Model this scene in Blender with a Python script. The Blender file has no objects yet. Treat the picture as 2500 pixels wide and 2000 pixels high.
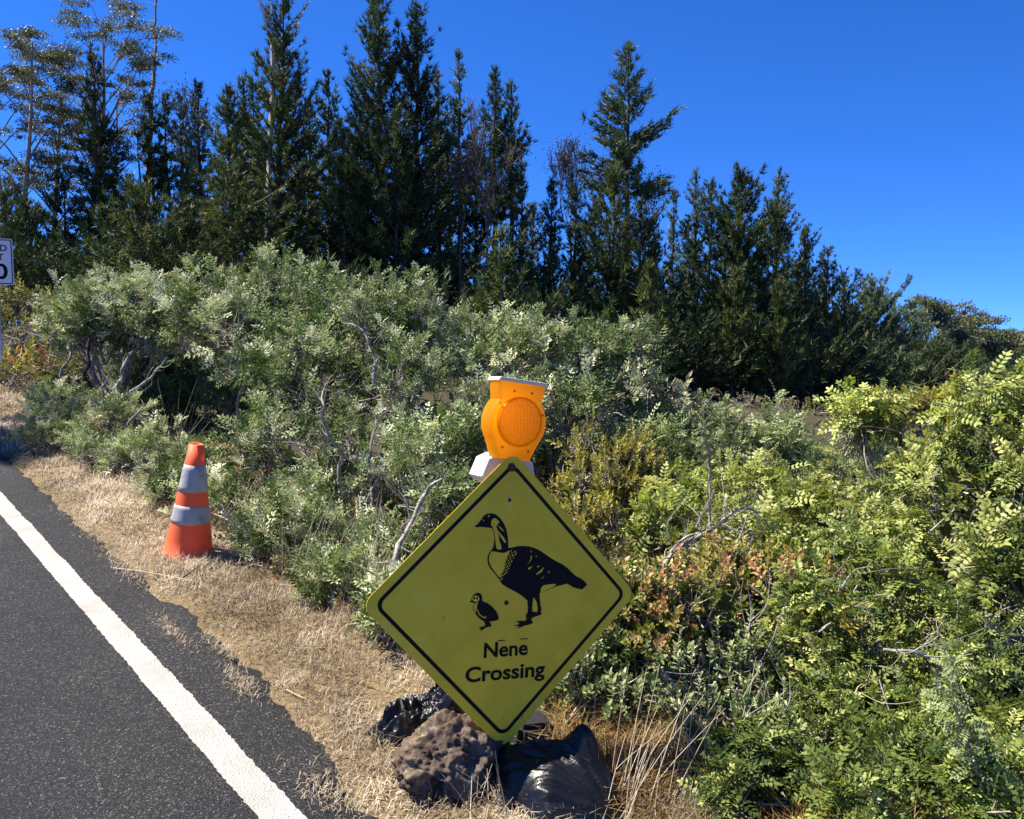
import bpy, bmesh, math, random
import numpy as np
from mathutils import Vector, Matrix

random.seed(7); rng = np.random.default_rng(7)
scene = bpy.context.scene
COL = scene.collection
FPX = 2003.0
PITCH = math.atan(200.0 / FPX)
CAM = np.array([0.0, 0.0, 1.6])

# ---------------------------------------------------------------- camera
cd = bpy.data.cameras.new('camera'); cam = bpy.data.objects.new('camera', cd); COL.objects.link(cam)
cam.location = CAM; cam.rotation_euler = (math.pi / 2 - PITCH, 0, 0)
cd.sensor_width = 36.0; cd.lens = 36.0 * FPX / 2500.0; cd.clip_start = 0.05; cd.clip_end = 3000
scene.camera = cam
# ---------------------------------------------------------------- world and sun
SUN_AZ = math.atan2(0.20, -0.98)          # direction towards the sun, in the ground plane
SUN_EL = math.radians(55)
w = bpy.data.worlds.new('World'); scene.world = w; w.use_nodes = True
wn = w.node_tree.nodes; wl = w.node_tree.links; wn.clear()
wo = wn.new('ShaderNodeOutputWorld'); wb = wn.new('ShaderNodeBackground'); ws = wn.new('ShaderNodeTexSky')
ws.sky_type = 'NISHITA'; ws.sun_disc = False; ws.sun_elevation = SUN_EL
ws.sun_rotation = math.pi / 2 - SUN_AZ
ws.altitude = 6000; ws.air_density = 1.0; ws.dust_density = 0.0; ws.ozone_density = 4.5
hs = wn.new('ShaderNodeHueSaturation'); hs.inputs['Saturation'].default_value = 1.25; hs.inputs['Hue'].default_value = 0.512; hs.inputs['Value'].default_value = 1.35
tcw = wn.new('ShaderNodeTexCoord'); mpw = wn.new('ShaderNodeMapping'); mpw.inputs['Location'].default_value = (0, 0, .10)   # thin high-altitude air: little whitening at the horizon
wl.new(tcw.outputs['Generated'], mpw.inputs['Vector']); wl.new(mpw.outputs[0], ws.inputs['Vector'])
wl.new(ws.outputs[0], hs.inputs['Color']); wl.new(hs.outputs[0], wb.inputs['Color'])
wb.inputs['Strength'].default_value = 0.096
wl.new(wb.outputs[0], wo.inputs['Surface'])
sd = bpy.data.lights.new('sun', 'SUN'); so = bpy.data.objects.new('sun', sd); COL.objects.link(so)
sd.energy = 5.0; sd.angle = math.radians(0.5); sd.color = (1.0, 0.94, 0.83)
sv = Vector((math.cos(SUN_AZ) * math.cos(SUN_EL), math.sin(SUN_AZ) * math.cos(SUN_EL), math.sin(SUN_EL)))
so.rotation_euler = sv.to_track_quat('Z', 'Y').to_euler(); so.location = (-20, 0, 30)
vs = scene.view_settings
vs.view_transform = 'Standard'; vs.look = 'None'; vs.gamma = 1.0; vs.use_curve_mapping = False; vs.exposure = 1.3
scene.render.engine = 'CYCLES'
scene.cycles.max_bounces = 8; scene.cycles.transparent_max_bounces = 8

# ---------------------------------------------------------------- geometry helpers
FW = np.array([0, math.cos(PITCH), -math.sin(PITCH)]); UP = np.array([0, math.sin(PITCH), math.cos(PITCH)]); RT = np.array([1.0, 0, 0])
def ray(px, py): return FW + (px - 1250) / FPX * RT + (1000 - py) / FPX * UP
def at(px, py, Y):
    d = ray(px, py); return CAM + d * (Y / d[1])
def nrm(v): return v / np.maximum(np.linalg.norm(v, axis=-1, keepdims=True), 1e-9)
def vnoise(P, scale=1.0, seed=0):
    P = np.asarray(P, float) * scale + seed * 17.31
    i = np.floor(P).astype(np.int64); f = P - i; f = f * f * (3 - 2 * f)
    def h(a, b, c):
        n = (a * 73856093) ^ (b * 19349663) ^ (c * 83492791) ^ (seed * 2654435)
        n = (n ^ (n >> 13)) * 1274126177; n &= 0x7fffffff; n = (n ^ (n >> 15)) * 668265263; n &= 0x7fffffff
        return (n % 100003) / 100003.0
    r = 0
    for dx in (0, 1):
        for dy in (0, 1):
            for dz in (0, 1):
                wgt = (f[..., 0] if dx else 1 - f[..., 0]) * (f[..., 1] if dy else 1 - f[..., 1]) * (f[..., 2] if dz else 1 - f[..., 2])
                r = r + wgt * h(i[..., 0] + dx, i[..., 1] + dy, i[..., 2] + dz)
    return r
def fbm(P, scale, seed=0, octv=4):
    r = 0; a = .5
    for o in range(octv): r = r + a * vnoise(P, scale * 2 ** o, seed + o * 5); a *= .5
    return r

# road frame: A along the road (away, uphill), B to the right of it, L0 on the middle of the white line
A = np.array([-.655, .756]); B = np.array([.756, .655]); L0 = np.array([-.75, 2.525])
def plane_z(s): return .053 * 60 * np.tanh(s / 60) - .118
def road_d(x, y): return B[0] * (x - L0[0]) + B[1] * (y - L0[1])
def gz(x, y):
    x = np.asarray(x, float); y = np.asarray(y, float)
    s = A[0] * x + A[1] * y; d = road_d(x, y)
    drop = .11 * np.logaddexp(0, (d - 4) * 1.2) / 1.2
    z = plane_z(s) - 14 * np.tanh(drop / 14)
    P = np.stack([x, y, 0 * x], -1)
    verge = 1 / (1 + np.exp(-(d - .40) * 22)) + 1 / (1 + np.exp((d + 7.4) * 22))
    z = z - .035 + verge * (.04 + .05 * (vnoise(P, 2.2, 3) - .5) + .03 * (vnoise(P, 6.5, 4) - .5) + .25 * (vnoise(P, .22, 5) - .5) * np.clip((d - 2) / 6, 0, 1))
    return z
def groundhit(px, py):
    d = ray(px, py); lo, hi = .5, 80.
    for k in range(50):
        m = (lo + hi) / 2; p = CAM + d * m
        if p[2] > gz(p[0], p[1]): lo = m
        else: hi = m
    return CAM + d * lo
def sd2xy(s, d): return L0[0] + A[0] * s + B[0] * d, L0[1] + A[1] * s + B[1] * d

class Geo:
    def __init__(self): self.V = []; self.F = []; self.T = []; self.n = 0
    def add(self, V, F, tint=0.5):
        V = np.asarray(V, float).reshape(-1, 3); F = np.asarray(F, np.int64)
        if len(F) == 0: return
        self.V.append(V); self.F.append(F + self.n); self.n += len(V)
        self.T.append(np.broadcast_to(np.asarray(tint, float), (len(F),)))
    def build(self, name, mat, parent=None, origin=None, smooth=False, kind=None, tint=True):
        me = bpy.data.meshes.new(name); V = np.concatenate(self.V)
        if parent is not None and origin is None: origin = np.array(parent.location)
        if origin is not None: V = V - np.asarray(origin)
        me.vertices.add(len(V)); me.vertices.foreach_set('co', V.astype(np.float32).ravel())
        lt = np.concatenate([np.full(len(F), F.shape[1]) for F in self.F]); ls = np.concatenate([[0], np.cumsum(lt)[:-1]])
        lv = np.concatenate([F.ravel() for F in self.F])
        me.loops.add(len(lv)); me.loops.foreach_set('vertex_index', lv.astype(np.int32))
        me.polygons.add(len(lt)); me.polygons.foreach_set('loop_start', ls.astype(np.int32))
        me.polygons.foreach_set('use_smooth', np.full(len(lt), smooth))
        if tint:
            at_ = me.attributes.new('tint', 'FLOAT', 'FACE'); at_.data.foreach_set('value', np.concatenate(self.T).astype(np.float32))
        me.update(calc_edges=True)
        if mat: me.materials.append(mat)
        o = bpy.data.objects.new(name, me); COL.objects.link(o)
        if parent is not None: o.parent = parent
        elif origin is not None: o.location = origin
        if kind: o['kind'] = kind
        return o
def tag(o, label, cat, group=None):
    o['label'] = label; o['category'] = cat
    if group: o['group'] = group
    return o
def thing(name, label, cat, loc, group=None, rot=None):
    o = bpy.data.objects.new(name, None); COL.objects.link(o); o.location = loc; o.empty_display_size = .1
    if rot is not None: o.rotation_euler = rot
    return tag(o, label, cat, group)

def tube(g, pts, rad, sides=7, tint=.5, cap=True):
    pts = np.asarray(pts, float); n = len(pts); rad = np.broadcast_to(np.asarray(rad, float), (n,))
    T = nrm(np.gradient(pts, axis=0)); ref = np.array([.31, .87, .38]) if abs(T[0] @ np.array([.31, .87, .38])) < .9 else np.array([1., 0, 0])
    U = nrm(np.cross(T, ref)); W = np.cross(T, U)
    a = np.linspace(0, 2 * np.pi, sides, endpoint=False)
    V = pts[:, None] + rad[:, None, None] * (np.cos(a)[None, :, None] * U[:, None] + np.sin(a)[None, :, None] * W[:, None])
    i = np.arange(n - 1)[:, None] * sides; j = np.arange(sides)[None]; j2 = (j + 1) % sides
    F = np.stack([i + j, i + j2, i + sides + j2, i + sides + j], -1).reshape(-1, 4)
    g.add(V.reshape(-1, 3), F, tint)
    if cap:
        g.add(np.vstack([V[-1], pts[-1:] + T[-1:] * rad[-1] * .4]), [[k, (k + 1) % sides, sides] for k in range(sides)], tint)
        g.add(np.vstack([V[0], pts[:1]]), [[(k + 1) % sides, k, sides] for k in range(sides)], tint)
def smooth_path(P, n=6, wob=0.0, seed=0):
    P = np.asarray(P, float); m = len(P); out = []
    Q = np.vstack([2 * P[0] - P[1], P, 2 * P[-1] - P[-2]])
    for i in range(m - 1):
        p0, p1, p2, p3 = Q[i:i + 4]
        for t in np.linspace(0, 1, n, endpoint=False):
            out.append(.5 * ((2 * p1) + (-p0 + p2) * t + (2 * p0 - 5 * p1 + 4 * p2 - p3) * t * t + (-p0 + 3 * p1 - 3 * p2 + p3) * t ** 3))
    out.append(P[-1]); out = np.array(out)
    if wob: out = out + wob * (np.stack([vnoise(out, 9, seed + k) for k in range(3)], -1) - .5)
    return out
def prisms(g, P0, P1, r0, r1, sides=3, tint=.5):
    P0 = np.asarray(P0); P1 = np.asarray(P1); n = len(P0)
    if n == 0: return
    T = nrm(P1 - P0); ref = np.where(np.abs(T[:, 2:3]) > .9, np.array([[1., 0, 0]]), np.array([[0, 0, 1.]]))
    U = nrm(np.cross(T, ref)); W = np.cross(T, U); a = np.linspace(0, 2 * np.pi, sides, endpoint=False)
    ring = np.cos(a)[None, :, None] * U[:, None] + np.sin(a)[None, :, None] * W[:, None]
    r0 = np.broadcast_to(r0, (n,)); r1 = np.broadcast_to(r1, (n,))
    V = np.concatenate([P0[:, None] + ring * r0[:, None, None], P1[:, None] + ring * r1[:, None, None]], 1)
    j = np.arange(sides); j2 = (j + 1) % sides
    F = (np.arange(n)[:, None, None] * 2 * sides + np.stack([j, j2, j2 + sides, j + sides], -1)[None]).reshape(-1, 4)
    g.add(V.reshape(-1, 3), F, np.repeat(np.broadcast_to(tint, (n,)), sides))
def leaves(g, P, D, N, L, W, tint, fold=.18, six=False):
    n = len(P); D = nrm(D); S = nrm(np.cross(D, N)); N = np.cross(S, D)
    L = np.broadcast_to(L, (n,))[:, None]; W = np.broadcast_to(W, (n,))[:, None]
    if six:
        V = np.stack([P, P + D * L * .42 + S * W * .5 + N * W * fold, P + D * L + S * W * .2, P + D * L - S * W * .2, P + D * L * .42 - S * W * .5 + N * W * fold], 1)
        F = np.arange(n)[:, None] * 5 + np.array([[0, 1, 2, 3, 4]]); tt = np.broadcast_to(tint, (n,))
    else:
        V = np.stack([P, P + D * L * .55 + S * W * .5 + N * W * fold, P + D * L, P + D * L * .55 - S * W * .5 + N * W * fold], 1)
        F = np.arange(n)[:, None] * 4 + np.array([[0, 1, 2, 3]]); tt = np.broadcast_to(tint, (n,))
    g.add(V.reshape(-1, 3), F, tt)
def box(g, c, s, M=None, tint=.5, bev=0.0):
    bm = bmesh.new(); bmesh.ops.create_cube(bm, size=1.0)
    for v in bm.verts: v.co = Vector((v.co.x * s[0], v.co.y * s[1], v.co.z * s[2]))
    if bev: bmesh.ops.bevel(bm, geom=list(bm.edges), offset=bev, segments=2, affect='EDGES')
    addbm(g, bm, c, M, tint)
def addbm(g, bm, c=(0, 0, 0), M=None, tint=.5):
    bmesh.ops.triangulate(bm, faces=bm.faces[:]); bm.verts.ensure_lookup_table()
    V = np.array([v.co[:] for v in bm.verts]); F = np.array([[v.index for v in f.verts] for f in bm.faces])
    if M is not None: V = V @ np.asarray(M).T
    g.add(V + np.asarray(c), F, tint); bm.free()
def prism_outline(outline, t0, t1, bev=0.0, seg=2):
    """extrude a 2-D outline (u, v) along local y from t0 (front) to t1; returns a bmesh in (u, y, v)"""
    bm = bmesh.new(); vs_ = [bm.verts.new((u, t0, v)) for u, v in outline]; f = bm.faces.new(vs_)
    r = bmesh.ops.extrude_face_region(bm, geom=[f])
    for e in r['geom']:
        if isinstance(e, bmesh.types.BMVert): e.co.y = t1
    bmesh.ops.recalc_face_normals(bm, faces=bm.faces[:])
    if bev:
        ed = [e for e in bm.edges if abs(e.verts[0].co.y - e.verts[1].co.y) < 1e-6]
        bmesh.ops.bevel(bm, geom=ed, offset=bev, segments=seg, affect='EDGES', profile=.5)
    return bm

# ---------------------------------------------------------------- materials
def mat(name, rough=.6, spec=.4, col=(.5, .5, .5), metal=0.0):
    m = bpy.data.materials.new(name); m.use_nodes = True; nt = m.node_tree; b = nt.nodes['Principled BSDF']
    b.inputs['Base Color'].default_value = (*col, 1); b.inputs['Roughness'].default_value = rough
    b.inputs['Specular IOR Level'].default_value = spec; b.inputs['Metallic'].default_value = metal
    return m, nt, b
def ramp(nt, stops, fac):
    r = nt.nodes.new('ShaderNodeValToRGB'); el = r.color_ramp.elements
    while len(el) < len(stops): el.new(.5)
    for e, (p, c) in zip(el, stops): e.position = p; e.color = (*c, 1)
    nt.links.new(fac, r.inputs['Fac']); return r.outputs['Color']
def noise_fac(nt, scale, detail=4, rough=.55, coord='Object', vec=None):
    n = nt.nodes.new('ShaderNodeTexNoise'); n.inputs['Scale'].default_value = scale; n.inputs['Detail'].default_value = detail; n.inputs['Roughness'].default_value = rough
    if vec is None:
        t = nt.nodes.new('ShaderNodeTexCoord'); vec = t.outputs[coord]
    nt.links.new(vec, n.inputs['Vector']); return n.outputs['Fac']
def bump(nt, b, h, strength=.4, dist=.01):
    n = nt.nodes.new('ShaderNodeBump'); n.inputs['Strength'].default_value = strength; n.inputs['Distance'].default_value = dist
    nt.links.new(h, n.inputs['Height']); nt.links.new(n.outputs[0], b.inputs['Normal'])
def mixc(nt, a, bcol, fac, mode='MIX'):
    m = nt.nodes.new('ShaderNodeMix'); m.data_type = 'RGBA'; m.blend_type = mode
    for s, v in ((m.inputs[0], fac), (m.inputs[6], a), (m.inputs[7], bcol)):
        if hasattr(v, 'is_output'): nt.links.new(v, s)
        elif isinstance(v, (int, float)): s.default_value = v
        else: s.default_value = (*v, 1)
    return m.outputs[2]
def leafmat(name, stops, transl=.25, rough=.5, spec=.35, var=.35, vscale=1.5):
    spec = spec * .55
    m, nt, b = mat(name, rough, spec); a = nt.nodes.new('ShaderNodeAttribute'); a.attribute_name = 'tint'
    c = ramp(nt, stops, a.outputs['Fac'])
    nz = noise_fac(nt, vscale, 2)
    mr = nt.nodes.new('ShaderNodeMapRange'); nt.links.new(nz, mr.inputs[0]); mr.inputs[1].default_value = .3; mr.inputs[2].default_value = .7
    mr.inputs[3].default_value = 1 - var; mr.inputs[4].default_value = 1 + var
    hv = nt.nodes.new('ShaderNodeHueSaturation'); nt.links.new(c, hv.inputs['Color']); nt.links.new(mr.outputs[0], hv.inputs['Value'])
    nt.links.new(hv.outputs[0], b.inputs['Base Color'])
    if transl:
        t = nt.nodes.new('ShaderNodeBsdfTranslucent'); h2 = nt.nodes.new('ShaderNodeHueSaturation'); nt.links.new(hv.outputs[0], h2.inputs['Color'])
        h2.inputs['Value'].default_value = 1.3; h2.inputs['Saturation'].default_value = 1.15; nt.links.new(h2.outputs[0], t.inputs['Color'])
        mx = nt.nodes.new('ShaderNodeMixShader'); mx.inputs[0].default_value = transl
        nt.links.new(b.outputs[0], mx.inputs[1]); nt.links.new(t.outputs[0], mx.inputs[2]); nt.links.new(mx.outputs[0], nt.nodes['Material Output'].inputs['Surface'])
    return m
def barkmat(name, c0, c1, scale=18, rough=.9):
    m, nt, b = mat(name, rough, .15); f = noise_fac(nt, scale, 6, .65)
    nt.links.new(ramp(nt, [(.32, c0), (.62, c1)], f), b.inputs['Base Color']); bump(nt, b, f, .6, .01); return m

M = {}
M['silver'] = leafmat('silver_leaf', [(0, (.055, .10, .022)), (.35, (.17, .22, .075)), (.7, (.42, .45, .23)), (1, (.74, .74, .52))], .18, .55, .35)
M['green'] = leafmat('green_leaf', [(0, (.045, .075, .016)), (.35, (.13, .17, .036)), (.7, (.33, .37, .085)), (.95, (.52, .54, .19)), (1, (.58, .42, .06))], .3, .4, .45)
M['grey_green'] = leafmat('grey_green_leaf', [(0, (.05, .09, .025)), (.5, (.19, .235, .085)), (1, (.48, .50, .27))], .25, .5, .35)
M['olive'] = leafmat('olive_leaf', [(0, (.08, .09, .02)), (.5, (.23, .22, .045)), (1, (.46, .40, .10))], .3, .5, .35)
M['orange'] = leafmat('orange_leaf', [(0, (.06, .10, .02)), (.3, (.16, .19, .035)), (.6, (.34, .31, .085)), (.88, (.44, .31, .14)), (1, (.42, .20, .11))], .3, .45, .35)
M['heath'] = leafmat('heath_leaf', [(0, (.06, .07, .02)), (.5, (.18, .175, .045)), (1, (.34, .31, .09))], .2, .6, .2)
M['twiggy'] = leafmat('twiggy_leaf', [(0, (.08, .07, .05)), (.6, (.21, .185, .13)), (1, (.32, .29, .21))], .1, .7, .2)
M['redheath'] = leafmat('red_leaf', [(0, (.08, .05, .03)), (.5, (.24, .09, .06)), (1, (.38, .15, .11))], .2, .6, .2)
M['pine'] = leafmat('pine_needles', [(0, (.014, .028, .011)), (.45, (.045, .072, .024)), (.8, (.11, .14, .05)), (1, (.17, .19, .07))], .12, .55, .3, .3, .5)
M['pine_olive'] = leafmat('olive_needles', [(0, (.024, .042, .011)), (.45, (.075, .105, .030)), (.8, (.16, .18, .055)), (1, (.24, .24, .08))], .15, .55, .3, .3, .5)
M['pine_blue'] = leafmat('bluish_needles', [(0, (.028, .048, .025)), (.45, (.085, .12, .062)), (.8, (.17, .21, .11)), (1, (.24, .28, .15))], .12, .55, .3, .3, .5)
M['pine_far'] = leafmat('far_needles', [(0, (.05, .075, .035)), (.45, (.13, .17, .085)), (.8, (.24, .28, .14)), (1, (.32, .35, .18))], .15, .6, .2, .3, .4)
M['euc'] = leafmat('eucalyptus_leaf', [(0, (.04, .055, .024)), (.5, (.10, .115, .055)), (1, (.22, .22, .12))], .25, .42, .3)
M['brown_twig'] = leafmat('brown_twig', [(0, (.06, .05, .035)), (1, (.19, .15, .10))], 0, .9, .1)
M['straw'] = leafmat('straw', [(0, (.12, .085, .05)), (.3, (.30, .235, .15)), (.7, (.55, .465, .34)), (1, (.68, .60, .47))], .3, .55, .3, .25, 3)
M['rust_grass'] = leafmat('rusty_grass', [(0, (.13, .075, .028)), (.5, (.34, .21, .08)), (.85, (.54, .40, .19)), (1, (.26, .28, .06))], .3, .6, .25, .25, 3)
M['stalk'] = leafmat('pale_stalk', [(0, (.42, .34, .22)), (1, (.66, .58, .42))], .15, .55, .3, .15, 3)
M['bark'] = barkmat('grey_bark', (.10, .09, .075), (.34, .31, .27), 30)
M['bark_pale'] = barkmat('pale_bark', (.16, .14, .12), (.42, .39, .34), 40)
M['bark_dark'] = barkmat('dark_bark', (.018, .015, .013), (.075, .062, .052), 25)
M['bark_pine'] = barkmat('pine_bark', (.03, .024, .02), (.11, .09, .075), 4)
M['bark_euc'] = barkmat('eucalyptus_bark', (.14, .11, .085), (.42, .36, .30), 3)
M['bark_brown'] = barkmat('brown_bark', (.06, .05, .038), (.22, .18, .135), 6)
M['twig'] = barkmat('twig_bark', (.13, .11, .09), (.42, .37, .30), 20)
# ================================================================ ground and road
def ground():
    n = 220; u = np.linspace(-1, 1, n); wx = np.sign(u) * (18 * np.abs(u) + 700 * np.abs(u) ** 6)
    X, Yg = np.meshgrid(wx - 1.0, wx + 4.0, indexing='ij')
    V = np.stack([X, Yg, gz(X, Yg)], -1).reshape(-1, 3)
    i = (np.arange(n - 1)[:, None] * n + np.arange(n - 1)[None]).ravel()
    F = np.stack([i, i + n, i + n + 1, i + 1], -1); g = Geo(); g.add(V, F)
    m, nt, b = mat('ground_soil', .95, .1)
    f1 = noise_fac(nt, 1.1, 6, .6); f2 = noise_fac(nt, 40, 6, .7)
    c = mixc(nt, ramp(nt, [(.38, (.085, .06, .035)), (.62, (.26, .19, .105))], f1), ramp(nt, [(.3, (.05, .035, .02)), (.7, (.36, .27, .15))], f2), .55)
    # straw litter on the verge, soil beyond it darkened to imitate shade under the shrubs
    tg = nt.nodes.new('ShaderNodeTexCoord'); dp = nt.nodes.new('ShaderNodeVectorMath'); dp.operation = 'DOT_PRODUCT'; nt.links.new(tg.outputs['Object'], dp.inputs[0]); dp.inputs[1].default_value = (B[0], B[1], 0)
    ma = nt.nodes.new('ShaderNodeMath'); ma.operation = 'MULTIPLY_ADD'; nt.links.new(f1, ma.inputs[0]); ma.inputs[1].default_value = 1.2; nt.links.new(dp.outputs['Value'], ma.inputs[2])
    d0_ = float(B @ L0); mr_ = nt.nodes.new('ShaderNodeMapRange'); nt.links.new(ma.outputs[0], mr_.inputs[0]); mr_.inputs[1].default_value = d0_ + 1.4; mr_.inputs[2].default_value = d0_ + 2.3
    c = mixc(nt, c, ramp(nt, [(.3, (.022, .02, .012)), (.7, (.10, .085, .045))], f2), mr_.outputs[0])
    nt.links.new(c, b.inputs['Base Color']); bump(nt, b, f2, .8, .02)
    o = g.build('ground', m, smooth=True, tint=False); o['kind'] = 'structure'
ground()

def edge_d(s):
    P = np.stack([s, 0 * s, 0 * s], -1)
    return .365 + .05 * (vnoise(P, .9, 21) - .5) + .06 * (vnoise(P, 3.1, 22) - .5) + .06 * (vnoise(P, 11, 23) - .5) + .05 * (vnoise(P, 34, 24) - .5) - .10 * np.exp(-((s + .1) / .6) ** 2)
def road():
    s = np.concatenate([np.arange(-40, -3, 1.0), np.arange(-3, 12, .02), np.arange(12, 30, .2), np.arange(30, 110, 2.0)])
    ed = edge_d(s); lo = -7.0 - .2 * (vnoise(np.stack([s, s * 0, s * 0], -1), 1.3, 31))
    t = np.concatenate([np.linspace(0, .97, 5), [.985, .995, 1.0]])
    Dm = lo[:, None] + (ed - lo)[:, None] * t[None]; S = np.broadcast_to(s[:, None], Dm.shape)
    X, Yg = sd2xy(S, Dm); Z = plane_z(A[0] * X + A[1] * Yg) + np.where(t > .99, -.006, 0)[None]
    Z[:, -1] -= .022
    n, k = Dm.shape; V = np.stack([X, Yg, Z], -1).reshape(-1, 3)
    i = (np.arange(n - 1)[:, None] * k + np.arange(k - 1)[None]).ravel(); F = np.stack([i, i + 1, i + k + 1, i + k], -1)
    g = Geo(); g.add(V, F)
    m, nt, b = mat('asphalt', .82, .35)
    tc = nt.nodes.new('ShaderNodeTexCoord'); v1 = nt.nodes.new('ShaderNodeTexVoronoi'); v1.inputs['Scale'].default_value = 190
    nt.links.new(tc.outputs['Object'], v1.inputs['Vector'])
    v2 = nt.nodes.new('ShaderNodeTexVoronoi'); v2.inputs['Scale'].default_value = 300; nt.links.new(tc.outputs['Object'], v2.inputs['Vector'])
    f2 = noise_fac(nt, .9, 4, .6); f3 = noise_fac(nt, 60, 3, .7)
    sep = nt.nodes.new('ShaderNodeSeparateColor'); nt.links.new(v1.outputs['Color'], sep.inputs[0])
    c = ramp(nt, [(0, (.010, .010, .0105)), (.55, (.024, .0235, .024)), (.84, (.052, .05, .048)), (.97, (.11, .105, .10)), (1, (.26, .24, .22))], sep.outputs[0])
    c = mixc(nt, c, ramp(nt, [(.32, (.45, .45, .47)), (.7, (1.35, 1.31, 1.25))], f2), .8, 'MULTIPLY')
    c = mixc(nt, c, ramp(nt, [(.3, (.5, .5, .5)), (.7, (1.3, 1.3, 1.3))], f3), .7, 'MULTIPLY')
    nt.links.new(c, b.inputs['Base Color'])
    mth = nt.nodes.new('ShaderNodeMath'); mth.operation = 'ADD'; nt.links.new(v1.outputs['Distance'], mth.inputs[0]); nt.links.new(v2.outputs['Distance'], mth.inputs[1])
    mt2 = nt.nodes.new('ShaderNodeMath'); mt2.operation = 'MULTIPLY'; mt2.inputs[1].default_value = -1; nt.links.new(mth.outputs[0], mt2.inputs[0])
    bump(nt, b, mt2.outputs[0], 1.0, .006)
    o = g.build('road', m, smooth=True, tint=False); o['kind'] = 'structure'
    # painted edge line: a thin sheet 4 mm above the asphalt, ragged edges
    s = np.concatenate([np.arange(-40, -2, .5), np.arange(-2, 9, .008), np.arange(9, 30, .1), np.arange(30, 110, 2.0)])
    q = np.stack([s, 0 * s, 0 * s], -1)
    r1 = .060 + .012 * (vnoise(q, 70, 41) - .5) + .012 * (vnoise(q, 9, 42) - .5); r0 = -.060 + .010 * (vnoise(q, 70, 43) - .5) + .010 * (vnoise(q, 7, 44) - .5)
    Dm = np.stack([r0, 0 * s, r1], -1); S = np.broadcast_to(s[:, None], Dm.shape); X, Yg = sd2xy(S, Dm)
    V = np.stack([X, Yg, plane_z(A[0] * X + A[1] * Yg) + .004], -1).reshape(-1, 3); n, k = Dm.shape
    i = (np.arange(n - 1)[:, None] * k + np.arange(k - 1)[None]).ravel(); F = np.stack([i, i + 1, i + k + 1, i + k], -1)
    g = Geo(); g.add(V, F)
    m, nt, b = mat('road_paint', .7, .3)
    tc = nt.nodes.new('ShaderNodeTexCoord'); v1 = nt.nodes.new('ShaderNodeTexVoronoi'); v1.inputs['Scale'].default_value = 150; nt.links.new(tc.outputs['Object'], v1.inputs['Vector'])
    f1 = noise_fac(nt, 130, 4, .7); f2 = noise_fac(nt, 5, 4, .6)
    c = ramp(nt, [(.31, (.10, .095, .085)), (.41, (.34, .33, .30)), (.7, (.42, .405, .375))], f1)
    c = mixc(nt, c, ramp(nt, [(.3, (.82, .80, .76)), (.6, (1, 1, 1))], f2), .9, 'MULTIPLY')
    nt.links.new(c, b.inputs['Base Color']); bump(nt, b, v1.outputs['Distance'], .7, -.004)
    o = g.build('road_edge_line', m, tint=False); o['kind'] = 'structure'
road()

# ================================================================ crossing sign
SQ = np.array([-0.01519, 2.89431, 0.61878]); SY, SP, SR = 0.40405557, -0.11080138, 0.08747591
def rotm(y, p, r):
    cy, sy, cp, sp, cr, sr = math.cos(y), math.sin(y), math.cos(p), math.sin(p), math.cos(r), math.sin(r)
    return np.array([[cy, -sy, 0], [sy, cy, 0], [0, 0, 1]]) @ np.array([[1, 0, 0], [0, cp, -sp], [0, sp, cp]]) @ np.array([[cr, 0, sr], [0, 1, 0], [-sr, 0, cr]])
SM = rotm(SY, SP, SR)
def suv(px, py):      # where a mark of the sign's design lies on the panel
    d = ray(px, py); t = ((SQ - CAM) @ SM[:, 1]) / (d @ SM[:, 1]); p = CAM + d * t - SQ; return (p @ SM[:, 0], p @ SM[:, 2])
def rsquare(half, r, n=8):
    """square standing on a corner, rounded; half = distance from the centre to an unrounded corner"""
    out = []; c = half - r * math.sqrt(2)
    for k, (cx, cy) in enumerate(((c, 0), (0, c), (-c, 0), (0, -c))):
        a0 = math.radians(-45 + 90 * k)
        for i in range(n + 1):
            a = a0 + math.pi / 2 * i / n; out.append((cx + r * math.cos(a), cy + r * math.sin(a)))
    return out
base = np.array([SQ[0], SQ[1] - .03, float(gz(SQ[0], SQ[1]))])
sign = thing('crossing_sign', 'yellow diamond road sign with black goose and gosling reading Nene Crossing', 'road sign', base)
m_y, nt, b = mat('sign_yellow', .5, .2)
f1 = noise_fac(nt, 5, 5, .65); f2 = noise_fac(nt, 60, 3, .6)
c = ramp(nt, [(.3, (.72, .50, .03)), (.6, (.86, .61, .04)), (.8, (.86, .65, .09))], f1)
c = mixc(nt, c, ramp(nt, [(.24, (.30, .24, .12)), (.33, (1, 1, 1))], f2), .6, 'MULTIPLY'); nt.links.new(c, b.inputs['Base Color'])
m_k, _, _ = mat('sign_black', .6, .12, (.008, .008, .008))
m_al, _, _ = mat('aluminium', .45, .5, (.55, .55, .56), .9)
m_rust, nt, b = mat('rusty_bolt', .85, .2); nt.links.new(ramp(nt, [(.3, (.045, .018, .012)), (.7, (.13, .05, .03))], noise_fac(nt, 90)), b.inputs['Base Color'])
def S3(pts, y): return np.array([SQ + SM @ np.array([u, y, v]) for u, v in pts])
def flat(g, pts, y):
    """flat concave outline on the sign, laid y metres in front of the panel"""
    bm = bmesh.new(); vs_ = [bm.verts.new(p) for p in S3(pts, -y)]; bm.faces.new(vs_); addbm(g, bm)
g = Geo(); addbm(g, prism_outline(rsquare(.5388, .048), 0, .0025), SQ, SM); panel = g.build('panel', m_y, sign, tint=False)
g = Geo()
o_, i_ = rsquare(.4955, .036), rsquare(.4765, .026); n = len(o_)
g.add(np.vstack([S3(o_, -.0006), S3(i_, -.0006)]), [[k, (k + 1) % n, n + (k + 1) % n, n + k] for k in range(n)])
g.build('border_line', m_k, sign, tint=False)
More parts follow.
